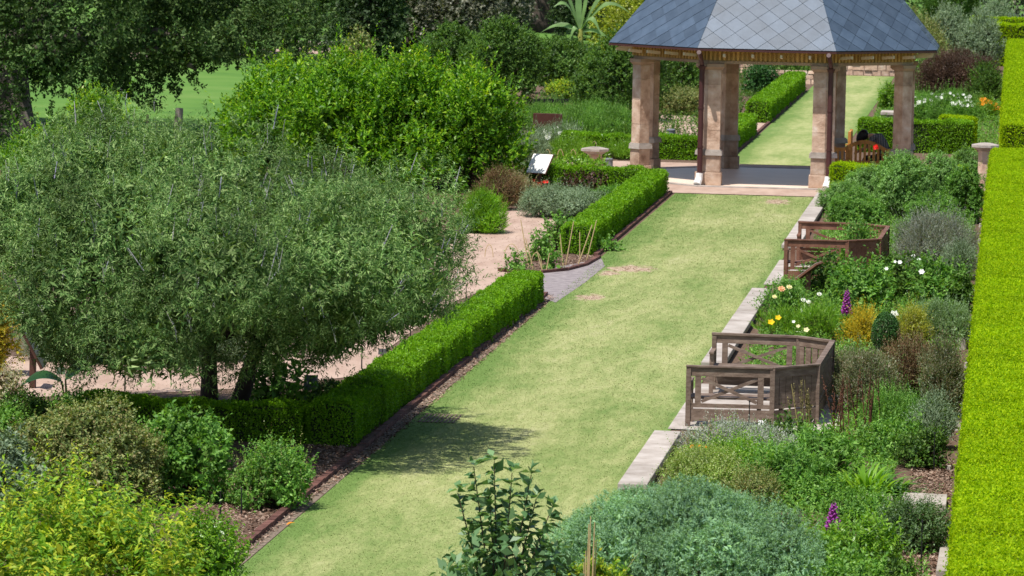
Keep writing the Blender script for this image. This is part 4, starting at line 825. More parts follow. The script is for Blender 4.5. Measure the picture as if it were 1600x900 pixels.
B('silver_mound', 'low silver grey mound in front of the weathered bench', 1148, 716, 158, 44, .04, .012, L_silver, None, 'plant', k=8, slen=.12, ang=.7, m=30, lr=.26, dens=1.5)
mg = B('marigold_plant', 'small plant with an orange flower beside the pale seat wall', 1088, 728, 40, 26, .04, .02, L_grass, None, 'plant', k=5, slen=.08, m=8, dens=1.4)
for dx in (-.05, .05, .12): flower(mg[0], (mg[1][0]+dx, mg[1][1]-.1, .25), .034, 'rose', F_or)
GR = 'leafy plants in the near right bed'
for i, (px, py, wd, hh, L, W, lab, mt) in enumerate([(1095, 775, 110, 62, .028, .016, 'small leaved pale green ground cover beside the seat wall', leafmat('pale_small', [(.16, .28, .04), (.28, .38, .08), (.42, .46, .2)])), (1160, 748, 110, 46, .04, .022, 'bright green low plants behind the blue green mound', L_grass),
      (1230, 790, 110, 84, .10, .022, 'arching green leaved plant above the blue green mound', L_green), (1285, 770, 90, 90, .10, .03, 'taller lance leaved green plant in the middle', L_green), (1400, 725, 80, 60, .06, .03, 'leafy plant with reddish tips near the mulch patch', L_green), (1440, 735, 60, 56, .05, .03, 'dark leafy plant at the back of the mulch patch', L_mid), (1168, 800, 90, 50, .03, .018, 'fine pale plant touching the blue green mound', L_olive)]):
    B('leafy_plant', lab, px, py, wd, hh, L, W, mt, GR, 'plant', k=8, slen=.18, ang=.8, wu=.8, m=20, dens=1.5, seed=240+i, curl=.3)
def tuft(label, px, py, wpx, hpx, n, L, W, mat, bend=.9, cat='plant', name='strap_leaved_plant', group=None):
    X, Y, rx, ry, h = P(px, py, wpx, hpx); rng = np.random.default_rng(px+py); t = empty(name, (X, Y, 0), label, cat, group)
    a = rng.uniform(0, 6.28, n); e = rng.uniform(.5, 1.5, n); b = np.array((X, Y, .01))+np.stack((np.cos(a)*rx*.45, np.sin(a)*ry*.45, np.zeros(n)), 1)*rng.random((n, 1))
    D = nrm(np.stack((np.cos(a)*np.cos(e), np.sin(a)*np.cos(e), np.sin(e)), 1)); V, K = blades(b, D, L, W, bend, 5, rng); V[:, 2] = np.maximum(V[:, 2], .006); qmesh('leaves', V, K, mat, t); return t
tuft('bright strappy clump behind the stone slab', 1355, 785, 130, 100, 230, .52, .05, L_grass, group='strap leaved clumps')
tuft('smaller bright strappy clump left of the first', 1310, 760, 90, 80, 120, .42, .04, L_grass, group='strap leaved clumps')
tuft('broad leaved clump beside the mulch patch', 1400, 780, 70, 60, 60, .36, .075, L_green, group='strap leaved clumps')
LB = 'leafy plants at the lower right'
for i, (px, py, wd, hh, L, W, lab, mt) in enumerate([(1270, 800, 80, 36, .05, .03, 'low green plants behind the near foxglove', L_green), (1345, 830, 110, 50, .045, .025, 'small leaved green plants in front of the stone slab', L_green), (1430, 868, 105, 74, .035, .022, 'dark small leaved bush beside the lime hedge', leafmat('darksmall', [(.05, .11, .03), (.09, .17, .05), (.16, .24, .10)])), (1340, 900, 110, 80, .09, .03, 'bright lance leaved plant under the near foxglove', L_grass),
      (1285, 915, 90, 60, .08, .03, 'fresh green plant right of the blue green mound', L_green), (1220, 960, 130, 80, .06, .035, 'leafy plant at the bottom edge below the mound', L_grass), (1330, 980, 150, 90, .06, .035, 'dark leaved plant at the bottom edge', L_green), (1395, 925, 60, 50, .06, .03, 'low plant beside the lower mulch patch', L_mid)]):
    B('leafy_plant', lab, px, py, wd, hh, L, W, mt, LB, 'plant', k=8, slen=.16, ang=.85, wu=.8, m=20, dens=1.5, seed=260+i, curl=.3)
B('blue_green_mound', 'large soft blue green mound at the bottom of the lawn', 1072, 975, 405, 215, .040, .011, L_blue, None, 'shrub', k=14, slen=.09, ang=.9, wn=1., wu=.7, m=200, lr=.16, dens=2.0, depth=.2, fill=.6, stray=.01, bulge=.02, holes=0, seed=901, maxn=150000)
gl = B('glossy_shrub', 'dark glossy leaved shrub with branching shoots at the bottom edge of the lawn', 782, 1010, 175, 172, .15, .075, L_gloss, None, 'shrub', k=7, slen=.30, ang=.95, wn=.7, wu=.7, m=40, lr=.22, holes=.9, dens=.85, curl=.3, depth=.4, fill=.4)
rng = gl[2]
for i, (px, py) in enumerate([(740, 752), (772, 742), (800, 760), (830, 762), (715, 795), (765, 800), (838, 800), (862, 815)]):
    Yb = gl[1][1]-.1; z = 7.5-(py+160)*Yb/F; x0 = gl[1][0]; xt = x0; 
    for _ in range(4): xt += (px-PX(xt, Yb, z)[0])*Yb/F
    A = np.array([[x0+(xt-x0)*.45, Yb, z*.42]]); B_ = np.array([[xt, Yb, z]]); q = A+(B_-A)*np.linspace(.25, 1, 7)[:, None]; ax = nrm(B_-A)
    V0, K0 = tris(A, B_, .011); V1, K1, _ = sprays(q, np.repeat(ax, 7, 0), 6, .07, .15, .08, 1.05, 1., .1, .25, rng, curl=.3); V, K = join([(V1, K1)])
    qmesh('shoot_leaves', V, K, L_gloss, gl[0]); qmesh('shoot', V0, K0, M_stemB, gl[0])
B('lime_plant', 'small lime yellow plant at the bottom edge in front of the mound', 930, 1000, 115, 116, .07, .03, L_gold, None, 'plant', k=8, slen=.14, wu=.9, m=14, dens=1.4)
# ================================================================== large leaf plant, cut stalks, banana
X, Y = G(104, 628); t = empty('broad_leaved_plant', (X, Y, 0), 'dark plant with two huge smooth leaves beside the path sign', 'plant')
M_big = leafmat('huge_leaf', [(.012, .05, .008), (.02, .07, .010)], .12, .4, .4)
def bigleaf(base, tip, wid, up, mat, root, name='leaf', n=9, droop=0., wave=0, roll=0):
    base = np.array(base, float); tip = np.array(tip, float); d = tip-base; s = nrm(np.cross(d, UP)); s = s*math.cos(roll)+UP*math.sin(roll)*(1 if s[1] > 0 else -1); V = []; rd = random.Random(int(wid*1000))
    for i in range(n+1):
        f = i/n; c_ = base+d*f+UP*(math.sin(math.pi*f)*up-droop*f*f); w_ = wid*math.sin(math.pi*(.06+.92*f)**.75)*(1+wave*rd.uniform(-1, 1))
        V += [c_-s*w_/2+UP*w_*.14, c_, c_+s*w_/2+UP*w_*.14]
    K = []
    for i in range(n):
        for k in (0, 1): K.append((3*i+k, 3*i+k+1, 3*i+k+4, 3*i+k+3))
    return qmesh(name, np.array(V), np.array(K), mat, root)
s = F/Y
bigleaf((X-.02, Y, .34), (X+.58, Y+.2, .60), .32, .10, M_big, t, roll=.7); bigleaf((X-.05, Y-.1, .30), (X-.62, Y-.3, .24), .30, .10, M_big, t, roll=.3)
MB().tube([(X, Y, 0), (X-.02, Y, .34)], [.02, .015], 6).tube([(X-.03, Y, 0), (X-.05, Y-.1, .31)], [.02, .015], 6).build('stem', M_stem, t)
X, Y, rx, ry, h = P(921, 1000, 22, 194); t = empty('cut_stalks', (X, Y, 0), 'bundle of pale dry cut stalks standing in front of the blue green mound', 'plant')
for i, (dx, dy, hh) in enumerate([(-.055, 0, .62), (-.02, .03, .93), (.0, -.02, 1.0), (.035, .01, .95), (.05, .05, .8), (-.035, -.04, .72)]):
    MB().tube([(X+dx*.7, Y+dy, 0), (X+dx, Y+dy, h*hh*.6), (X+dx*1.1+.004, Y+dy, h*hh)], [.012, .010, .005], 6).build('stalk', M_cane, t)
x, y = G(972, 1000); bl = MB(); MB().tube([(x, y, 0), (x, y, .67)], [.01, .008], 6); t2 = empty('pale_blade', (x, y, 0), 'single pale blade leaf leaning right beside the cut stalks', 'plant')
bigleaf((x, y, .66), (x+.17, y, .92), .05, .01, leafmat('pale_blade', [(.55, .5, .36), (.62, .56, .42)]), t2)
# banana
X, Y = G(905, 108); t = empty('banana_plant', (X, Y, 0), 'banana plant with long arching pale green leaves in front of the thick trunk', 'plant')
M_ban = leafmat('banana_leaf', [(.08, .16, .05), (.15, .25, .085), (.23, .33, .13)], .35, .35, .5); Z0 = 1.7
MB().tube([(X, Y, 0), (X, Y, 1.0), (X+.03, Y, Z0)], [.20, .16, .10], 10).build('stem', plain('banana_stem', [(.16, .14, .03), (.28, .27, .06), (.2, .25, .06)], 3, .7, .1), t)
for (dx, dy, z, wd, up) in ((2.1, .2, 2.4, .5, .75), (1.6, -.3, .9, .4, .35), (-1.2, .4, 3.9, .45, .4), (.5, .3, 4.2, .5, .2), (-.5, -.3, .8, .4, .5), (-1.7, .2, 1.5, .5, .3), (1.7, .5, 3.6, .5, .5), (-.3, .6, 4.4, .5, .1), (1.0, -.4, 1.3, .45, .7), (-1.1, -.5, 2.6, .5, .6)):
    bigleaf((X, Y, Z0-.15), (X+dx, Y+dy, z), wd*.62, up, M_ban, t, wave=.18, n=14, roll=.6)
# rail fence
t = empty('rail_fence', (*G(910, 178), 0), 'low dark timber rail fence behind the feathery herbs', 'fence'); X0, Y0 = G(835, 176); X1, Y1 = G(1000, 176)
r_ = MB(); r_.bar((X0, Y0, .40), (X1, Y1, .40), .05, .13); r_.build('rail', M_black, t)
for i in range(5):
    f = i/4; x, y = X0+(X1-X0)*f, Y0+(Y1-Y0)*f+.06; MB().box((x-.05, y-.03, 0), (x+.05, y+.06, .46)).build('post', M_black, t)
# grey stump
X, Y = G(279, 232); t = MB(); t.tube([(X, Y, 0), (X-.02, Y, .6), (X+.01, Y, 1.15)], [.16, .13, .11], 9); tag(t.build('tree_stump', M_bark), 'pale grey bare stump among the citrus shoots', 'stump')
X, Y = G(230, 225); t = MB(); t.tube([(X, Y, 0), (X, Y, .85)], [.05, .04], 8); tag(t.build('stake', M_cane), 'thin pale stake left of the grey stump', 'stake')
# ================================================================== signs
def lectern(label, px, py, h, w_, dirx, diry, tilt, pm, fm, plate_w, plate_d, name='lectern_sign'):
    X, Y = G(px, py); t = empty(name, (X, Y, 0), label, 'sign'); MB().box((X-w_/2, Y-w_/2, 0), (X+w_/2, Y+w_/2, h)).build('post', pm, t)
    d = Vector((dirx, diry, 0)).normalized(); s_ = Vector((-d.y, d.x, 0)); up = Vector((0, 0, 1)); a = math.radians(tilt)
    v = d*math.cos(a)-up*math.sin(a); n = d*math.sin(a)+up*math.cos(a); c = Vector((X, Y, h+.01+plate_w*0)); q = MB(); hw = plate_d/2
    def brd(off, th, sc=1.):
        cs = [c+n*off+v*(hw*sc*i)+s_*(plate_w/2*sc*j) for i, j in ((-1, -1), (1, -1), (1, 1), (-1, 1))]; m_ = MB()
        m_.add(cs+[p+n*th for p in cs], [(3, 2, 1, 0), (4, 5, 6, 7), (0, 1, 5, 4), (1, 2, 6, 5), (2, 3, 7, 6), (3, 0, 4, 7)]); return m_
    brd(0, .035).build('back_board', pm, t); brd(.037, .008, .96).build('plate', fm, t); return t
lectern('white tilted information panel on a dark post between the herb beds', 843, 296, .62, .09, -.5, -1, 52, M_teakR, M_sign, .60, .60)
M_signD = plain('dark_sign_face', [(.05, .04, .035), (.09, .08, .07)], 4, .3, 0)
lectern('dark brown sign on a post beside the gravel path, seen from the side', 51, 607, .58, .085, 1, .12, 62, plain('brown_sign_timber', [(.05, .022, .015), (.10, .045, .03)], 8, .6, .2), M_signD, .6, .62)
lectern('leaning brown sign with a sloping plate beside the red brown bench', 1262, 470, .52, .09, -1, .2, 38, M_teakR, M_slab, .5, .56)
t = empty('timber_sign', (*G(855, 222), 0), 'rectangular dark brown sign board on two short legs in the herb bed', 'sign'); X, Y = G(855, 222)
MB().box((X-.44, Y-.02, .42), (X+.44, Y+.03, .86)).build('board', plain('maroon_board', [(.055, .018, .012), (.085, .03, .02)], 5, .5, .1), t, bevel=.01)
for sx in (-.36, .36): MB().box((X+sx-.03, Y+.031, 0), (X+sx+.03, Y+.08, .66)).build('leg', M_teakR, t)
def plant_tag(label, px, py, h, wpx, hpx, mat=M_ltag):
    X, Y = G(px, py); s = F/Y; t = empty('plant_tag', (X, Y, 0), label, 'plant tag', 'plant tags in the beds'); MB().tube([(X, Y, 0), (X, Y, h)], [.006, .006], 6).build('stake', M_black, t)
    w_ = wpx/s; hh = hpx/s; a = MB(); a.add([(X-w_/2, Y-.012, h-hh), (X+w_/2, Y-.012, h-hh), (X+w_/2, Y+.03, h), (X-w_/2, Y+.03, h), (X-w_/2, Y-.018, h-hh+.003), (X+w_/2, Y-.018, h-hh+.003), (X+w_/2, Y+.024, h+.003), (X-w_/2, Y+.024, h+.003)],
      [(0, 1, 2, 3), (7, 6, 5, 4), (4, 5, 1, 0), (6, 7, 3, 2), (7, 4, 0, 3), (5, 6, 2, 1)]); a.build('plate', mat, t)
plant_tag('dark green plant tag left of the huge leaf', 95, 602, .26, 14, 10)
plant_tag('dark plant tag between the path and the long hedge', 597, 575, .30, 13, 9, M_black)
plant_tag('grey plaque on a stake beside the bright leaves under the chaste tree', 485, 636, .46, 22, 24, M_grey)
plant_tag('small white plant tag behind the silver mound', 1189, 682, .22, 10, 13, M_sign)
ST = 'black irrigation stakes'
def stake(label, px, py, hpx, r=.008, head=True):
    X, Y = G(px, py); h = hpx*Y/F; t = empty('irrigation_stake', (X, Y, 0), label, 'stake', ST)
    MB().tube([(X, Y, 0), (X, Y, h*.5), (X, Y, h)], [r*1.5, r*1.2, r*.8], 7).build('riser', M_black, t)
    if head: MB().tube([(X, Y, h), (X, Y, h+.03)], [r*1.8, r*1.2], 8).build('nozzle', M_black, t)
for px, py, hp, lab in ((195, 612, 42, 'stake at the back of the left path bed'), (565, 577, 42, 'nearest stake along the path side of the long hedge'), (641, 532, 30, 'second stake along the path side of the long hedge'), (669, 512, 34, 'third stake along the path side of the long hedge'),
      (702, 490, 28, 'fourth stake along the path side of the long hedge'), (728, 472, 25, 'farthest stake along the path side of the long hedge'), (1459, 736, 58, 'stake in the upper mulch patch beside the lime hedge'), (1439, 893, 78, 'stake in the lower mulch patch beside the lime hedge'), (344, 815, 48, 'stake in the near left mulch'),
      (1170, 676, 48, 'stake in front of the weathered bench'), (322, 880, 50, 'stake among the golden shrub leaves'), (377, 805, 40, 'stake between the green shrub and the brick edging')):
    stake(lab, px, py, hp)
# canes and hoops of the small bed
CN = 'bamboo canes in the small round bed'
for i, (ax, ay, bx, by, lab) in enumerate([(826, 417, 812, 343, 'leftmost cane'), (833, 420, 820, 372, 'short cane beside the leftmost one'), (880, 417, 874, 366, 'cane in the middle pair'), (884, 414, 895, 345, 'taller cane of the middle pair'), (903, 415, 924, 350, 'cane leaning right at the hedge end'),
     (917, 406, 931, 343, 'tallest cane at the right'), (906, 402, 905, 362, 'thin upright cane against the hedge'), (848, 425, 838, 392, 'bent cane in front'), (853, 427, 858, 395, 'low cane near the brick edge')]):
    X, Y = G(ax, ay); h = (ay-by)*Y/F; x2 = X+(bx-ax)*Y/F; b = MB(); b.tube([(X, Y, 0), (x2, Y, h)], [.014, .010], 6); tag(b.build('bamboo_cane', M_cane), 'pale bamboo '+lab+' in the small round bed', 'cane', CN)
def hoop(label, px, py, w_, h, group, mat=M_cane, r=.008):
    X, Y = G(px, py); b = MB(); b.tube([(X-w_/2*math.cos(a)*1., Y, h*math.sin(a)) for a in [math.pi*i/12 for i in range(13)]], [r]*13, 5, cap=False); tag(b.build('hoop', mat), label, 'hoop', group)
hoop('pale bent cane hoop over the path beside the chaste tree', 764, 402, .17, .26, 'bent cane hoops'); hoop('larger pale bent cane hoop at the left of the cane bed', 799, 404, .30, .30, 'bent cane hoops'); hoop('pale bent cane hoop in the cane bed', 838, 418, .22, .30, 'bent cane hoops')
for i in range(9):
    hoop('thin pale wire hoop by the pavilion herbs, '+['leftmost', 'second from the left', 'third from the left', 'fourth from the left', 'middle', 'fourth from the right', 'third from the right', 'second from the right', 'rightmost'][i]+' of nine', 872+14*i, 246-(i % 2)*2, .20, .46, 'wire hoops edging the herb bed', M_cane, .009)
for i in range(5): hoop('thin pale hoop near the white panel, '+['leftmost', 'second from the left', 'middle', 'second from the right', 'rightmost'][i]+' of five', 815+20*i, 262, .22, .5, 'wire hoops by the pedestal', M_cane, .009)
for i in range(4): hoop('small wire hoop above the far lime hedge, '+['leftmost', 'second from the left', 'third from the left', 'rightmost'][i]+' of four', 1576+8*i, 84, .4, 2.0, 'wire hoops at the far hedge', M_grey, .012)
# bean plants
BP = 'bean plants in the small round bed'
for i, (px, py, wd, hh, lab) in enumerate([(805, 428, 34, 26, 'small green seedling at the front left of the cane bed'), (845, 410, 36, 44, 'leafy bean plant left of the middle canes'), (874, 392, 50, 52, 'tall leafy bean plant against the hedge'), (862, 424, 24, 30, 'small bean plant behind the brick edge'), (945, 394, 40, 20, 'seedlings under the right side of the middle hedge')]):
    B('bean_plant', lab, px, py, wd, hh, .075, .05, L_green, BP, 'plant', k=5, slen=.16, m=9, dens=1.1, seed=300+i)
# ================================================================== arched bench and the seated person
BX, BY = -4.62, 114.6; t = empty('garden_bench', (BX, BY, 0), 'orange brown garden bench with an arched slatted back under the right side of the pavilion', 'bench')
W2 = 1.55
def topz(u): return .78+.22*max(0, math.sin(math.pi*min(max((u-.14)/.72, 0), 1)))
mb = MB(); pts = [(BX+W2*i/24, BY, topz(i/24)) for i in range(25)]
for a, b in zip(pts[:-1], pts[1:]): mb.bar(a, b, .045, .10)
mb.build('top_rail', M_teakO, t); MB().bar((BX, BY, .46), (BX+W2, BY, .46), .045, .07).build('lower_rail', M_teakO, t)
for i in range(13):
    u = (i+.5)/13; MB().bar((BX+W2*u, BY, .49), (BX+W2*u, BY, topz(u)-.04), .02, .065, up=(1, 0, 0)).build('slat', M_teakO, t)
for i in range(5): MB().box((BX, BY+.05+.10*i, .40), (BX+W2, BY+.14+.10*i, .43)).build('seat_board', M_teakO, t)
for x in (BX-.035, BX+W2+.035):
    MB().box((x-.035, BY-.03, 0), (x+.035, BY+.04, .86)).build('back_leg', M_teakO, t); MB().box((x-.035, BY+.52, 0), (x+.035, BY+.59, .64)).build('front_leg', M_teakO, t); MB().box((x-.04, BY+.041, .60), (x+.04, BY+.6, .64)).build('armrest', M_teakO, t)
b2 = empty('garden_bench', (BX-.1, BY+2, 0), 'second dark bench inside the pavilion of which only the end shows', 'bench'); bx, by = G(1326, 262); b2.location = (bx, by, 0)
MB().box((bx-.04, by-.04, 0), (bx+.04, by+.04, 1.0)).build('back_post', M_teakO, b2); MB().box((bx-.5, by-.04, 0), (bx-.42, by+.04, .62)).build('front_post', M_teakO, b2); MB().box((bx-.52, by-.05, .622), (bx-.041, by+.05, .66)).build('armrest', M_teakO, b2)
MB().box((bx-.5, by+.05, .40), (bx-.02, by+1.3, .43)).build('seat', M_teakO, b2); MB().box((bx-.03, by+.041, .5), (bx+.02, by+1.3, .98)).build('backrest', M_teakO, b2)
for yy in (by+1.3,): MB().box((bx-.04, yy, 0), (bx+.04, yy+.07, 1.0)).box((bx-.5, yy, 0), (bx-.42, yy+.07, .6)).build('far_legs', M_teakO, b2)
# person: seated, bent forward to the left, seen from behind and the side
def skin(name, V, Ed, R, mat, parent, root=0):
    me = bpy.data.meshes.new(name); off = parent.location if parent and parent.type == 'EMPTY' else Vector()
    me.from_pydata([Vector(v)-off for v in V], Ed, []); me.materials.append(mat); o = link(bpy.data.objects.new(name, me), parent)
    md = o.modifiers.new('s', 'SKIN'); sv = me.skin_vertices[0].data
    for i, r in enumerate(R): sv[i].radius = (r, r) if not isinstance(r, tuple) else r
    sv[root].use_root = True; md.use_smooth_shade = True; s2 = o.modifiers.new('d', 'SUBSURF'); s2.levels = 1; s2.render_levels = 2; return o
hx_, hy = BX+1.22, BY+.34
def q(dx, dy, z): return (hx_+dx*1.15+.05, hy+dy, z*1.13-.03)
skinm = plain('skin', [(.50, .30, .21), (.56, .35, .25)], 6, .5, 0); person = empty('person', (hx_, hy, 0), 'person in a dark striped top sitting bent forward on the arched bench', 'person')
M_shirt, nt, bb, out = newmat('striped_shirt'); wv = nt.nodes.new('ShaderNodeTexWave'); wv.inputs['Scale'].default_value = 7; wv.inputs['Distortion'].default_value = 1.2; wv.bands_direction = 'X'
tc = nt.nodes.new('ShaderNodeTexCoord'); nt.links.new(tc.outputs['Object'], wv.inputs['Vector']); nt.links.new(ramp(nt, wv.outputs['Fac'], [(.03, .035, .035), (.07, .08, .08), (.30, .27, .27)], [0, .55, .9]), bb.inputs['Base Color']); bb.inputs['Roughness'].default_value = .9
M_trous = plain('dark_trousers', [(.02, .022, .03), (.03, .032, .04)], 5, .9, .1); M_hair = plain('dark_hair', [(.006, .005, .007), (.014, .011, .013)], 20, .55, .3)
V = [q(0, 0, .52), q(.02, 0, .66), q(-.04, 0, .84), q(-.16, 0, .98), q(-.28, 0, 1.04), q(-.37, 0, 1.05), q(-.46, 0, 1.03), q(-.50, 0, .98),
     q(-.26, -.17, 1.0), q(-.36, -.22, .80), q(-.56, -.14, .68), q(-.26, .17, 1.0), q(-.36, .22, .80), q(-.56, .14, .68),
     q(-.06, -.10, .50), q(-.44, -.13, .52), q(-.46, -.13, .12), q(-.06, .10, .50), q(-.44, .13, .52), q(-.46, .13, .12), q(-.58, -.13, .045), q(-.58, .13, .045)]
Ed = [(0, 1), (1, 2), (2, 3), (3, 4), (4, 5), (5, 6), (6, 7), (4, 8), (8, 9), (9, 10), (4, 11), (11, 12), (12, 13), (0, 14), (14, 15), (15, 16), (0, 17), (17, 18), (18, 19), (16, 20), (19, 21)]
R = [.13, .14, .15, .155, .11, .06, .095, .08, .065, .048, .032, .065, .048, .032, .09, .07, .045, .09, .07, .045, .035, .035]
body = skin('body', V, Ed, R, skinm, person)
skin('shirt', V[:5]+[V[8], V[9], V[11], V[12]], [(0, 1), (1, 2), (2, 3), (3, 4), (4, 5), (5, 6), (4, 7), (7, 8)], [.15, .17, .195, .20, .165, .085, .066, .085, .066], M_shirt, person)
skin('trousers', [V[0], V[14], V[15], q(-.46, -.13, .16), V[17], V[18], q(-.46, .13, .16)], [(0, 1), (1, 2), (2, 3), (0, 4), (4, 5), (5, 6)], [.145, .10, .082, .058, .10, .082, .058], M_trous, person)
skin('hair', [q(-.36, 0, 1.10), q(-.46, 0, 1.08), q(-.55, 0, 1.0), q(-.57, 0, .88), q(-.56, 0, .76)], [(0, 1), (1, 2), (2, 3), (3, 4)], [.11, .175, .15, .10, .03], M_hair, person)
for sy in (-1, 1):
    hb = q(-.56, sy*.14, .68); hv = [hb, q(-.62, sy*.13, .655)]; skin('hand', hv+[q(-.66-.012*abs(i-1.5), sy*(.10+.02*i), .635) for i in range(4)]+[q(-.69+.008*abs(i-1.5), sy*(.10+.02*i), .61) for i in range(4)]+[q(-.62, sy*.085, .63), q(-.645, sy*.07, .61)],
        [(0, 1)]+[(1, 2+i) for i in range(4)]+[(2+i, 6+i) for i in range(4)]+[(1, 10), (10, 11)], [.03, .035]+[.010]*4+[.009]*4+[.012, .010], skinm, body if False else person)
# red geranium in front of the bench
x, y = G(1368, 262, .6); gr = empty('geranium', (x, y-.6, 0), 'single bright red flower head on a green stem in front of the bench', 'flower'); y -= .6
zf = 7.5-(224+165)*y/F; v, k_ = tris(np.array([[x, y, 0.]]), np.array([[x, y, zf]]), .012); qmesh('stem', v, k_, M_stem, gr)
rd = random.Random(3)
for i in range(14):
    a, b = rd.uniform(0, 6.3), rd.uniform(0, 1); flower(gr, (x+.05*math.cos(a)*b, y+.05*math.sin(a)*b-.01, zf+rd.uniform(-.05, .05)), .045, 'poppy', F_red, (rd.uniform(-.3, 1.4), rd.uniform(-1, 1)))
# ================================================================== loose bark chips, fallen leaves (uncountable litter)
rng = np.random.default_rng(31); pts = []
def inpoly(xy, poly_):
    r_ = np.zeros(len(xy), bool); n = len(poly_); j = n-1
    for i in range(n):
        xi, yi = poly_[i]; xj, yj = poly_[j]; c_ = ((yi > xy[:, 1]) != (yj > xy[:, 1])) & (xy[:, 0] < (xj-xi)*(xy[:, 1]-yi)/(yj-yi+1e-12)+xi); r_ ^= c_; j = i
    return r_
for pg, n in (([(300, 905), (300, 740), (500, 690), (560, 690), (480, 790), (345, 905)], 9000), ([(480, 790), (555, 688), (850, 458), (868, 466), (600, 700)], 7000), ([(1410, 790), (1430, 720), (1492, 720), (1482, 800)], 3200),
              ([(1395, 905), (1395, 850), (1475, 850), (1475, 905)], 2600), ([(785, 420), (800, 395), (935, 400), (930, 410), (885, 422)], 2600)):
    gp = [G(*p) for p in pg]; a = np.array(gp); q_ = rng.random((n*3, 2))*(a.max(0)-a.min(0))+a.min(0); q_ = q_[inpoly(q_, gp)][:n]; pts.append(q_)
q_ = np.concatenate(pts); p = np.concatenate((q_, rng.uniform(.008, .03, (len(q_), 1))), 1)
a = rng.uniform(0, 6.3, len(p)); D = nrm(np.stack((np.cos(a), np.sin(a), rng.normal(size=len(p))*.3), 1)); V, K = leafquads(p, D, nrm(UP+rng.normal(size=p.shape)*.4), rng.uniform(.03, .075, len(p)), rng.uniform(.012, .028, len(p)), 0, .02)
o = qmesh('mulch_chips', V, K, leafmat('bark_chip', [(.09, .045, .028), (.17, .10, .07), (.27, .185, .14), (.36, .27, .21)], 0, .9, .1)); tag(o, 'loose brown bark chips spread over the garden beds', 'bark chips', kind='stuff')
# low weeds and seedlings filling the gaps between the plants of the right bed
n = 11000; q_ = np.stack((rng.uniform(-4.1, -.75, n), rng.uniform(46, 106, n)), 1); keep = ~(((q_[:, 1] > 59) & (q_[:, 1] < 65.2) & (q_[:, 0] < -2.3)) | ((q_[:, 1] > 82) & (q_[:, 1] < 88) & (q_[:, 0] < -2.2)) | ((q_[:, 0] > -1.35) & (q_[:, 1] < 58) & (q_[:, 1] > 48)))
q_ = q_[keep]; p = np.concatenate((q_, np.full((len(q_), 1), .01)), 1); V, K, _ = sprays(p, np.tile(UP, (len(p), 1)), 10, .24, .075, .03, .9, .3, 1., .35, rng); V[:, 2] = np.maximum(V[:, 2], .006)
o = qmesh('ground_cover', V, K, L_green); tag(o, 'low green ground cover between the plants of the right bed', 'ground cover', kind='stuff')
n = 7000; q_ = np.concatenate((np.stack((rng.uniform(-25, -12.8, n//2), rng.uniform(92, 125, n//2)), 1), np.stack((rng.uniform(-17, -8.9, n//2), rng.uniform(124, 180, n//2)), 1)))
p = np.concatenate((q_, np.full((len(q_), 1), .01)), 1); V, K, _ = sprays(p, np.tile(UP, (len(p), 1)), 9, .26, .12, .05, .9, .3, 1., .35, rng); V[:, 2] = np.maximum(V[:, 2], .006)
o = qmesh('undergrowth', V, K, L_mid); tag(o, 'low mixed undergrowth in the beds left of the pavilion', 'undergrowth', kind='stuff')
n = 5000; q_ = np.stack((rng.uniform(-4.6, -.4, n), rng.uniform(129, 181, n)), 1); p = np.concatenate((q_, np.full((len(q_), 1), .01)), 1)
V, K, _ = sprays(p, np.tile(UP, (len(p), 1)), 9, .24, .10, .04, .9, .3, 1., .35, rng); V[:, 2] = np.maximum(V[:, 2], .006); o = qmesh('border_greenery', V, K, L_green); tag(o, 'low greenery in the border beyond the pavilion', 'ground cover', kind='stuff')
# park paths far left
poly('park_path', [G(*p) for p in [(180, 96), (270, 90), (420, 84), (520, 84), (520, 76), (270, 78), (180, 84)]], .0, M_path)
for i, (px, wpx, lab) in enumerate([(300, 110, 'low pale wall beside the park path on the left'), (490, 70, 'low pale wall beyond the round bright tree')]):
    X, Y = G(px, 80); s = F/Y; b = MB(); b.box((X-wpx/2/s, Y, 0), (X+wpx/2/s, Y+.4, .45)); tag(b.build('low_wall', M_slab), lab, 'wall', 'low park walls')
print('objects', len(bpy.data.objects), 'faces', sum(len(o.data.polygons) for o in bpy.data.objects if o.type == 'MESH'))

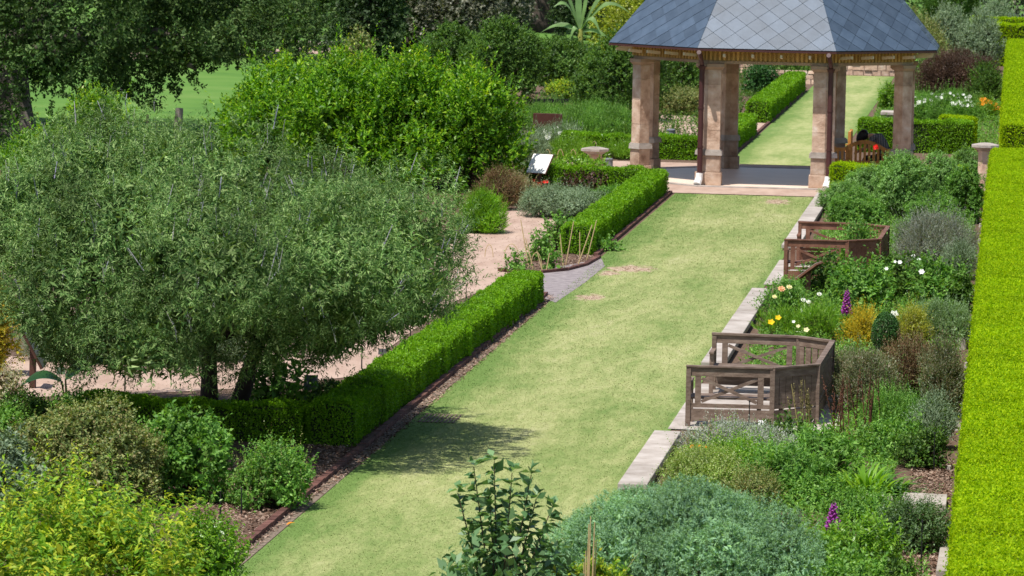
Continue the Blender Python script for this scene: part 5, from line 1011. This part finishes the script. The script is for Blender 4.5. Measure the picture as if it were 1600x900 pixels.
X, Y = G(688, 656); b = MB()
for i in range(9): b.box((X-.26+.06*i, Y-.45, .0131), (X-.235+.06*i, Y+.45, .024))
for yy in (-.47, 0, .45): b.box((X-.28, Y+yy, .0245), (X+.28, Y+yy+.03, .028))
tag(b.build('drain_grate', M_grit), 'small dark drain grate set in the shaded turf near the brick edging', 'drain')
X, Y = G(448, 824); fl_ = bigleaf((X, Y, .03), (X+.09, Y+.05, .05), .06, .01, F_or, None, name='fallen_leaf'); tag(fl_, 'single orange fallen leaf on the edge of the lawn', 'leaf')
ptree(935, 62, 150, 5.5, 'dark leafy tree behind the banana plant', L_dark, .2, .11, 33)
ptree(820, 40, 120, 7, 'deep green tree close behind the thick brown trunk', L_dark, .24, .13, 34, grp='far trees')

rng = np.random.default_rng(77); n = 260000; yy = 44+63*rng.random(n)**1.25; q_ = np.stack((rng.uniform(-8.27, -4.68, n), yy), 1)
p = np.concatenate((q_, np.full((n, 1), .013)), 1); D = nrm(rng.normal(size=(n, 3))*np.array((1, 1, .2))+UP*rng.uniform(.1, .6, (n, 1)))
V, K = leafquads(p, D, nrm(UP*1.0+rng.normal(size=(n, 3))*.22), .024*rng.uniform(.6, 1.3, n), .008*(yy/55), 0, .1); V[:, 2] = np.maximum(V[:, 2], .0125)
o = qmesh('grass', V, K, M_blade); tag(o, 'short pale green mown turf blades covering the near lawn', 'grass', kind='stuff')

# blown leaves and twigs on the gravel and along the edges
rng = np.random.default_rng(91); gp = [G(*p) for p in pth]; a = np.array(gp); q_ = rng.random((9000, 2))*(a.max(0)-a.min(0))+a.min(0); q_ = q_[inpoly(q_, gp)][:2600]
q2 = np.stack((-8.37+rng.normal(size=500)*.05, rng.uniform(44, 77, 500)), 1); q_ = np.concatenate((q_, q2)); n = len(q_); p = np.concatenate((q_, np.full((n, 1), .018)), 1)
an = rng.uniform(0, 6.3, n); D = nrm(np.stack((np.cos(an), np.sin(an), rng.normal(size=n)*.15), 1)); V, K = leafquads(p, D, nrm(UP+rng.normal(size=p.shape)*.3), rng.uniform(.02, .06, n), rng.uniform(.012, .03, n), 0, .02)
V[:, 2] = np.maximum(V[:, 2], .0135); o = qmesh('leaf_litter', V, K, leafmat('litter_leaf', [(.12, .08, .05), (.25, .18, .12), (.38, .30, .22), (.16, .17, .08)], 0, .9, .1)); tag(o, 'dry leaf litter scattered over the gravel path and bed edge', 'leaf litter', kind='stuff')
